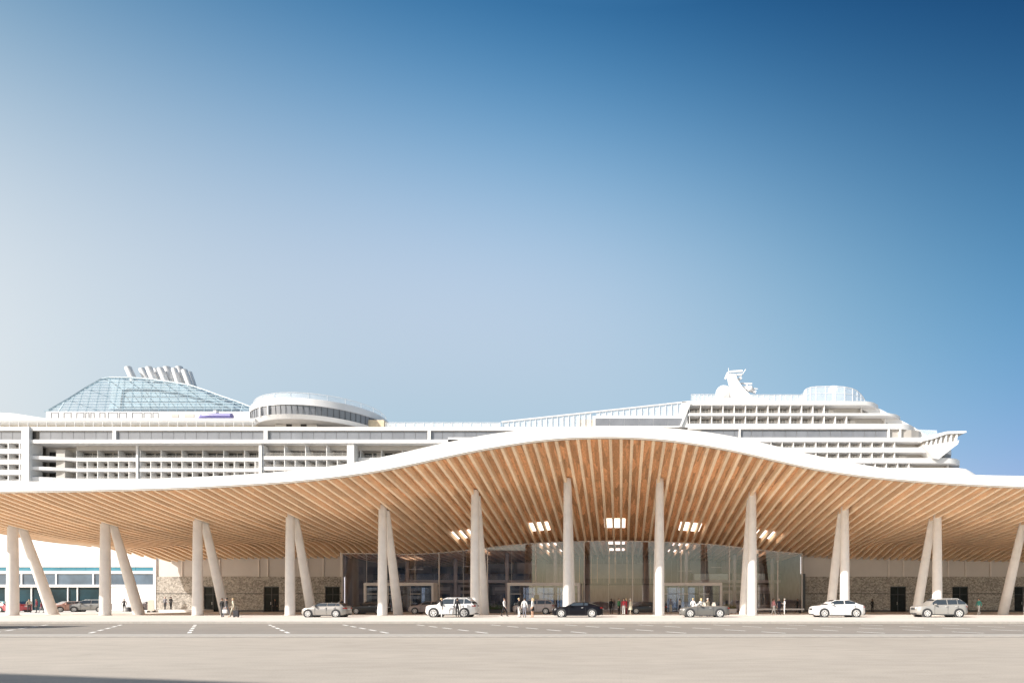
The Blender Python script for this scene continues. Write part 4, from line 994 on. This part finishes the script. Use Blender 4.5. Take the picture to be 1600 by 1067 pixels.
# ------------------------------------------------------------------ people
def capsule_people():
    pass
def make_body(pose):
    """one continuous skinned figure, 1.75 m, facing -y"""
    V, E, Rr, tagn = [], [], [], []
    def v(p, r): V.append(Vector(p)); Rr.append(r); return len(V)-1
    def e(a, b, t): E.append((a, b)); tagn.append(t)
    sw = {'walk': .24, 'stand': .03, 'wait': .05, 'side': .02}[pose]
    pel = v((0,0,.95), .135); wa = v((0,.0,1.10), .118); ch = v((0,.0,1.30), .145); sh = v((0,.005,1.43), .10); nk = v((0,-.005,1.51), .052)
    h1 = v((0,-.02,1.58), .070); h2 = v((0,-.012,1.66), .092); h3 = v((0,-.005,1.735), .06); nose_ = v((0,-.115,1.63), .012)
    for a, b, t in ((pel,wa,1),(wa,ch,1),(ch,sh,1),(sh,nk,0),(nk,h1,0),(h1,h2,0),(h2,h3,0),(h1,nose_,0)): e(a, b, t)
    for s in (-1, 1):
        er = v((s*.098,.005,1.64), .014); e(h2, er, 0)
        st = sw*s
        hip = v((s*.09,0,.90), .095); kn = v((s*.095,-st*.55-.01,.50), .060); an = v((s*.10,-st+(.06 if st < 0 and pose == 'walk' else 0),.10+(.05 if st < 0 and pose == 'walk' else 0)), .040); to = v((s*.115,-st-.15,.035), .034); hl = v((s*.10,-st+.05,.04), .034)
        e(pel, hip, 2); e(hip, kn, 2); e(kn, an, 2); e(an, to, 3); e(an, hl, 3)
        if pose == 'wait': el, wr_ = (s*.25,.03,1.13), (s*.13,-.19,1.10)
        elif pose == 'walk': el, wr_ = (s*.24,.06*s+.03,1.15), (s*.25,.14*s-.08,.93)
        elif pose == 'side' and s > 0: el, wr_ = (s*.26,.02,1.14), (s*.22,-.24,1.22)
        else: el, wr_ = (s*.245,.03,1.15), (s*.26,-.04,.91)
        so = v((s*.175,.005,1.40), .068); eb = v(el, .043); w_ = v(wr_, .030)
        e(sh, so, 1); e(so, eb, 1); e(eb, w_, 1)
        d = (Vector(wr_)-Vector(el)).normalized(); side = Vector((0,1,0)) if abs(d.y) < .8 else Vector((0,0,1))
        pm = v(Vector(wr_)+d*.07, .026); e(w_, pm, 0)
        for q, ln in ((-.026,.075),(-.009,.085),(.009,.08),(.026,.062)):
            k1 = v(Vector(wr_)+d*.115+side*q*1.1+Vector((-s*.004,0,0)), .0095); k2 = v(Vector(wr_)+d*(.115+ln*.8)+side*q*1.2+Vector((-s*.022,0,0)), .008); e(pm, k1, 0); e(k1, k2, 0)
        th = v(Vector(wr_)+d*.05-side*.042, .010); th2 = v(Vector(wr_)+d*.095-side*.055+Vector((-s*.012,0,0)), .009); e(w_, th, 0); e(th, th2, 0)
    me = bpy.data.meshes.new('person'); me.from_pydata([tuple(p) for p in V], E, [])
    o = bpy.data.objects.new('person_skeleton', me); col.objects.link(o)
    sk = o.modifiers.new('skin', 'SKIN'); sk.use_smooth_shade = True
    for i, d in enumerate(me.skin_vertices[0].data):
        d.radius = (Rr[i], Rr[i]*(.80 if i in (pel, wa, ch) else 1.)); d.use_root = (i == pel)
    sb = o.modifiers.new('sub', 'SUBSURF'); sb.levels = sb.render_levels = 1
    dg = bpy.context.evaluated_depsgraph_get(); dg.update()
    out_ = bpy.data.meshes.new_from_object(o.evaluated_get(dg)); out_.name = 'person_' + pose
    bpy.data.objects.remove(o); bpy.data.meshes.remove(me)
    segs = [(V[a], V[b], t, max(Rr[a], Rr[b])) for (a, b), t in zip(E, tagn)]
    out_.materials.clear()
    for k in range(4): out_.materials.append(M['conc'])
    for p in out_.polygons:
        c = p.center; best = None
        for a, b, t, r in segs:
            ab = b-a; u = max(0, min(1, (c-a).dot(ab)/ab.length_squared)); dd = (c-(a+ab*u)).length - r
            if best is None or dd < best[0]: best = (dd, t)
        tt = best[1]
        if tt == 1 and c.z < 1.0 and abs(c.x) < .19: tt = 2
        p.material_index = tt; p.use_smooth = True
    return out_
BODY = {k: make_body(k) for k in ('stand', 'walk', 'wait', 'side')}
def hair_mesh(long):
    mb = MB(); c = (0, .012, 1.675); prof = []
    for t in range(-20, 91, 11): prof.append((.112*math.cos(R(t)), .112*math.sin(R(t))*.96))
    mb.lathe(c, prof, 18)
    vs = []
    for x, y, z in mb.v:
        if y < -.05 and z < 1.70: y = -.045; 
        vs.append((x*.93, y, z))
    mb.v = vs
    if long: mb.tube([(0,.06,1.68),(0,.10,1.58),(0,.09,1.46)], [.085,.085,.05], 10)
    me = mb.build('hair', M['dark']); d = me.data; bpy.data.objects.remove(me); d.polygons.foreach_set('use_smooth', [True]*len(d.polygons)); return d
HAIR = {False: hair_mesh(False), True: hair_mesh(True)}
def cap_mesh():
    mb = MB(); 
    for s in (-1, 1):                                               # eyes and a mouth, slightly proud of the face
        mb.lathe((s*.034, -.094, 1.665), [(.002,-.006),(.010,0),(.002,.006)], 8)
    mb.box(-.026, .026, -.101, -.088, 1.572, 1.582)
    me = mb.build('face', M['dark']); d = me.data; bpy.data.objects.remove(me); return d
FACE = cap_mesh()
SK = [mat('fair_skin', (.55,.36,.27), .6, var=.05), mat('tan_skin', (.36,.21,.14), .6, var=.05), mat('dark_skin', (.13,.075,.05), .6, var=.05)]
HR = dict(black=mat('black_hair', (.015,.012,.01), .5), brown=mat('brown_hair', (.09,.05,.03), .5), grey=mat('grey_hair', (.55,.53,.5), .6), blond=mat('blond_hair', (.50,.38,.2), .5))
CL = {k: mat(k+'_cloth', c, .85, var=.08, scale=8.) for k, c in dict(black=(.014,.014,.016), white=(.75,.74,.72), cream=(.66,.60,.47), grey=(.22,.22,.25), red=(.50,.05,.07), pink=(.62,.28,.30), green=(.06,.20,.09), teal=(.08,.38,.33), navy=(.025,.03,.06), beige=(.46,.38,.28), maroon=(.20,.03,.045), tan=(.55,.33,.22), charcoal=(.05,.05,.055)).items()}
def person(px, Y, top, bot, label, pose='stand', rz=0., hair='brown', long=False, skin=0, shoe='black', h=1.76, z=0., group=None, cat='person'):
    t = tag(empty('person', (wx(px, Y), Y, z), rz), label, cat, group)
    o = bpy.data.objects.new('body', BODY[pose]); col.objects.link(o); o.parent = t
    for k, m in enumerate((SK[skin], CL[top], CL[bot], CL[shoe])): o.material_slots[k].link = 'OBJECT'; o.material_slots[k].material = m
    hr = bpy.data.objects.new('hair', HAIR[long]); col.objects.link(hr); hr.parent = t
    hr.material_slots[0].link = 'OBJECT'; hr.material_slots[0].material = HR[hair]
    fc = bpy.data.objects.new('face', FACE); col.objects.link(fc); fc.parent = t
    t.scale = (h/1.79,)*3
    return t
gP = 'people around the terminal front'
def P_(*a, **k): return person(*a, group=gP, **k)
P_(347, 51, 'black', 'charcoal', 'person in black standing half behind the couple left of the first door', rz=R(160))
P_(354, 49.2, 'charcoal', 'grey', 'person in dark jacket and grey trousers walking with a white bag', 'walk', R(-70), 'black')
P_(364, 49.4, 'cream', 'cream', 'person in a cream suit walking past the stone wall', 'walk', R(-60), 'blond', shoe='tan')
P_(430, 72.6, 'black', 'black', 'person in black standing at the dark stone-wall door', rz=R(10), hair='black', skin=1)
P_(534, 63, 'charcoal', 'black', 'grey-haired person in charcoal beyond the silver-grey hatchback', rz=R(-20), hair='grey')
P_(690, 48.4, 'black', 'white', 'person in black jacket and white trousers by the bonnet of the white off-road car', rz=R(120), hair='blond', shoe='charcoal')
P_(714.5, 48.5, 'black', 'black', 'person all in black at the door of the white off-road car', rz=R(185), hair='black', skin=1)
P_(788, 51.5, 'white', 'black', 'person in white shirt and black trousers walking alone right of the white off-road car', 'walk', R(75), 'brown')
P_(811, 48.6, 'black', 'white', 'white-trousered person in black top, left one of three standing together', rz=R(80), hair='blond', shoe='black')
P_(819.5, 48.4, 'white', 'grey', 'person in white shirt and grey trousers, middle one of three standing together', rz=R(180), hair='black')
sk_p = P_(832, 48.5, 'white', 'tan', 'bare-legged person in white top and black skirt, right one of three standing together', rz=R(-100), hair='blond', long=True, shoe='tan')
o = MB().lathe((0,0,0), [(.125,.98),(.15,.90),(.175,.62),(.165,.62),(.14,.9),(.115,.97)], 20).build('skirt', CL['black'], None, smooth=40); o.parent = sk_p
P_(955, 60, 'black', 'black', 'person in black standing left of the group in red and green', rz=R(30), hair='black', skin=2)
P_(967, 58.4, 'green', 'black', 'person in dark green jacket and black trousers', rz=R(60), hair='brown')
P_(974.5, 57.6, 'red', 'white', 'person in red top and white trousers facing the lane', rz=R(-20), hair='black')
P_(978.8, 58.4, 'red', 'maroon', 'person in red top and maroon trousers behind the cream coat', rz=R(80), hair='blond')
cp = P_(985, 57.6, 'cream', 'beige', 'person in a long cream coat right of the red tops', 'wait', R(110), 'grey', shoe='beige')
o = MB().lathe((0,0,0), [(.16,1.05),(.19,.85),(.215,.55),(.20,.55),(.17,.85),(.14,1.04)], 20).build('coat_skirt', CL['cream'], None, smooth=40); o.parent = cp
P_(1083, 51.6, 'white', 'beige', 'person in white, leftmost of three behind the grey convertible', 'wait', R(160), 'blond')
P_(1095.5, 51.6, 'white', 'cream', 'broad person in white, middle one of three behind the grey convertible', 'side', R(200), 'blond', long=True)
P_(1106, 51.9, 'beige', 'grey', 'white-haired person in beige, rightmost of three behind the grey convertible', rz=R(30), hair='grey')
P_(1048, 68.8, 'grey', 'cream', 'pale-trousered person going in at the right entrance', 'walk', R(170), 'brown')
P_(1062, 69, 'white', 'navy', 'person in white shirt waiting before the right entrance', rz=R(-140), hair='black')
P_(1209, 57.4, 'pink', 'white', 'person in pink top and white trousers right of the lit column', 'walk', R(100), 'brown', long=True, shoe='tan')
P_(1217, 57.8, 'navy', 'navy', 'grey-haired person in navy between the pink top and the white one', rz=R(10), hair='grey')
P_(1225.5, 57.4, 'white', 'white', 'person all in white at the right of the trio by the glass', 'side', R(-90), 'grey', shoe='beige')
P_(1246, 69, 'black', 'black', 'person in black walking at the right edge of the glass', 'walk', R(-80), 'black', skin=1)
P_(1363, 70, 'black', 'black', 'person in black standing against the stone wall behind the white saloon', rz=R(20), hair='black', skin=2)
P_(1529.5, 58.6, 'teal', 'white', 'person in teal top and white trousers striding right of the silver estate', 'walk', R(-75), 'brown', shoe='white')
P_(45.5, 68, 'beige', 'charcoal', 'person in beige top before the dark windows of the white wing', rz=R(60), hair='black')
P_(57, 66.6, 'maroon', 'charcoal', 'person in maroon top, tallest in the family before the white wing', rz=R(-30), hair='black', skin=1)
P_(64.5, 66.4, 'maroon', 'grey', 'child in maroon at the right of the family before the white wing', 'walk', R(-60), 'black', skin=1, h=1.35)
P_(194, 74, 'charcoal', 'black', 'person in charcoal standing before the sunlit white wall', rz=R(40), hair='black')
P_(258, 73.0, 'grey', 'charcoal', 'grey-clothed person on the step against the sunlit stone wall', rz=R(0), hair='grey', z=.3)
P_(267, 73.2, 'black', 'black', 'black-clothed person on the step against the sunlit stone wall', rz=R(180), hair='black', z=.3)

# things people carry or that stand about
bag = tag(empty('bag', (wx(350.5, 49), 49.05, .38), R(10)), 'small white bag carried by the person in grey trousers', 'bag')
MB().prism_y([(-.16,0),(.16,0),(.19,.32),(-.19,.32)], -.06, .06).build('body', CL['white'], None).parent = bag
MB().tube([(-.11,0,.32),(-.09,0,.46),(0,0,.52),(.09,0,.46),(.11,0,.32)], .012, 6).build('handle', CL['white'], None).parent = bag
def suitcase(px, Y, colr, label):
    t = tag(empty('suitcase', (wx(px, Y), Y, 0), R(rnd.uniform(-25, 25))), label, 'suitcase', 'luggage on the pavement')
    r = [[(x*s, y*s, z) for x, y in ((-.2,-.11),(.2,-.11),(.23,-.08),(.23,.08),(.2,.11),(-.2,.11),(-.23,.08),(-.23,-.08))] for z, s in ((.06,.9),(.09,1.),(.60,1.),(.64,.9))]
    MB().loft(r).build('shell', CL[colr], None, smooth=40).parent = t
    MB().tube([(-.1,.08,.63),(-.1,.08,.98),(.1,.08,.98),(.1,.08,.63)], .012, 6).build('handle', M['rim'], None).parent = t
    for a in (-.17, .17):
        for b in (-.07, .07): MB().lathe((a, b, .035), [(.004,-.014),(.033,-.014),(.033,.014),(.004,.014)], 12, axis='y').build('wheel', M['tyre'], None).parent = t
suitcase(369, 49.3, 'charcoal', 'dark suitcase behind the person in the cream suit')
suitcase(200, 73.8, 'charcoal', 'dark suitcase left of the other before the sunlit white wall')
suitcase(206, 74.2, 'grey', 'grey suitcase standing beside the dark one before the white wall')
# planters, bench
def planter(px0, px1, Y, h, label, m='dark', leaf='leaf', sprout=.9, group='planters along the glass front'):
    x0, x1 = wx(px0, Y), wx(px1, Y); t = tag(empty('planter', ((x0+x1)/2, Y, 0)), label, 'planter', group); w = (x1-x0)/2
    mb = MB().box(-w, w, -.35, .35, .05, h).box(-w+.05, w-.05, -.3, .3, 0, .046); mb.build('trough', M[m], None).parent = t
    MB().box(-w+.04, w-.04, -.31, .31, h+.002, h+.02).build('earth', M['soil'], None).parent = t
    mb = MB()
    for k in range(int(420*(x1-x0))):
        c = Vector((rnd.uniform(-w+.02, w-.02), rnd.uniform(-.38, .38), h + sprout*abs(rnd.gauss(.25, .25))*(.6+.5*math.sin(k*1.7))))
        c.z = max(c.z, h+.03); d = Vector((rnd.uniform(-1,1), rnd.uniform(-1,1), rnd.uniform(-.3,1))).normalized(); s = d.orthogonal().normalized()*.035
        l = rnd.uniform(.08, .18); mb.add([c, c+d*l*.5+s, c+d*l, c+d*l*.5-s], [(0,1,2,3)])
    mb.build('foliage', M[leaf], None, fix=False).parent = t
    return t
planter(764, 786, 66, .45, 'dark planter with low shrubs left of the middle entrance')
planter(1128, 1150, 66, .55, 'planter with olive-coloured plants right of the right entrance', 'mull', 'leafdry', .9)
planter(590, 600, 67, .4, 'narrow dark planter with shrubs before the left entrance')
bn = tag(empty('bench', (wx(1216, 67), 67, 0)), 'long white bench along the glass right of the lit column', 'bench')
MB().box(-3.1, 3.1, -.3, .3, .36, .55).build('seat', M['white'], None).parent = bn
for k in (-2.7, -.9, .9, 2.7): MB().box(k-.07, k+.07, -.25, .25, 0, .356).build('leg', M['dark'], None).parent = bn
sg = tag(empty('board', (wx(236, 70), 70, 0)), 'beige standing board left of the sunlit stone wall', 'board')
MB().prism_y([(-.42,.2),(.42,.2),(.42,1.45),(.25,1.6),(-.25,1.6),(-.42,1.45)], -.03, .03).build('panel', M['trim'], None).parent = sg
for s in (-1, 1): MB().box(s*.36-.03, s*.36+.03, -.2, .2, 0, .2).build('foot', M['dark'], None).parent = sg
# ------------------------------------------------------------------ camera, light, sky
cam = bpy.data.cameras.new('camera'); co = bpy.data.objects.new('camera', cam); col.objects.link(co)
co.location = (0, 0, EYE); co.rotation_euler = (R(90), 0, 0)
cam.sensor_width = 36; cam.lens = F/1600*36; cam.shift_x = (800-PX)/1600; cam.shift_y = (HY-533.5)/1600
cam.clip_start = .1; cam.clip_end = 12000
scene.camera = co
SUN = Vector((13, 8, -9.5)).normalized()
sl_ = bpy.data.lights.new('sun', 'SUN'); so_ = bpy.data.objects.new('sun', sl_); col.objects.link(so_)
sl_.energy = 4.6; sl_.angle = R(.53); sl_.color = (1., .95, .885)
so_.rotation_euler = SUN.to_track_quat('-Z', 'Y').to_euler(); so_.location = (-60, -40, 60)
w = bpy.data.worlds.new('World'); scene.world = w; w.use_nodes = True
nt = w.node_tree; N, L = nt.nodes.new, nt.links.new
bg = nt.nodes['Background']; sky = N('ShaderNodeTexSky'); sky.sky_type = 'NISHITA'; sky.sun_disc = False
sky.sun_elevation = math.asin(-SUN.z); sky.sun_rotation = math.atan2(-SUN.x, -SUN.y)
sky.air_density = 1.0; sky.dust_density = 1.2; sky.ozone_density = 2.2; sky.altitude = 0
# the air is paler towards the sun's side (-x) and low down, deeper blue overhead and away from the sun
tc = N('ShaderNodeTexCoord'); nm = N('ShaderNodeVectorMath'); nm.operation = 'NORMALIZE'; L(tc.outputs['Generated'], nm.inputs[0])
sp = N('ShaderNodeSeparateXYZ'); L(nm.outputs[0], sp.inputs[0])
def math_(op, a, b=None, c=None):
    n = N('ShaderNodeMath'); n.operation = op
    for i, q in enumerate((a, b, c)):
        if q is None: continue
        if isinstance(q, (int, float)): n.inputs[i].default_value = q
        else: L(q, n.inputs[i])
    return n.outputs[0]
# gains of the red, green and blue light as smooth functions of the direction's sideways (x) and upward (z) components
COEF = [[-0.1272, 0.5235, -0.1344, -0.6359, -3.9714, 6.4732, 9.0779, 0.736, 2.9291, -1.401, -27.8568, -16.7731],
        [-0.180, -0.2913, 0.1043, -1.5001, 0.1229, 4.7367, 4.6358, -1.9196, 7.3036, -0.6452, -15.7676, -16.8431],
        [-0.2273, -0.1874, -0.597, -0.8532, -0.0991, 4.3509, 4.5083, -1.1026, 4.9922, -0.0677, -12.2854, -12.4023]]
fade = math_('MINIMUM', math_('MAXIMUM', math_('MULTIPLY_ADD', sp.outputs['Y'], 2.5, .5), 0.), 1.)
X_ = math_('MINIMUM', math_('MAXIMUM', sp.outputs['X'], -.74), .58); Z_ = math_('MINIMUM', math_('MAXIMUM', sp.outputs['Z'], .185), .735)
XX_, ZZ_, XZ_ = math_('MULTIPLY', X_, X_), math_('MULTIPLY', Z_, Z_), math_('MULTIPLY', X_, Z_)
TERMS = [None, X_, Z_, XX_, XZ_, ZZ_, math_('MULTIPLY', ZZ_, Z_), math_('MULTIPLY', X_, ZZ_), math_('MULTIPLY', XX_, Z_), math_('MULTIPLY', XX_, X_), math_('MULTIPLY', ZZ_, ZZ_), math_('MULTIPLY', XX_, ZZ_)]
cmb = N('ShaderNodeCombineXYZ')
for i_, cf in enumerate(COEF):
    acc = cf[0]
    for t_, k_ in zip(TERMS[1:], cf[1:]): acc = math_('MULTIPLY_ADD', t_, k_, acc)
    L(math_('MINIMUM', math_('POWER', math.e, math_('ADD', math_('MULTIPLY', acc, fade), math_('MULTIPLY', math_('SUBTRACT', 1., fade), (.26, .13, -.06)[i_]))), 2.6), cmb.inputs[i_])
mu = N('ShaderNodeVectorMath'); mu.operation = 'MULTIPLY'; L(sky.outputs['Color'], mu.inputs[0]); L(cmb.outputs[0], mu.inputs[1])
L(mu.outputs[0], bg.inputs['Color']); bg.inputs['Strength'].default_value = .108
vs_ = scene.view_settings; vs_.view_transform = 'Standard'; vs_.look = 'None'; vs_.exposure = .75; vs_.gamma = 1
scene.render.engine = 'CYCLES'
scene.cycles.max_bounces = 10; scene.cycles.diffuse_bounces = 6; scene.cycles.transparent_max_bounces = 24
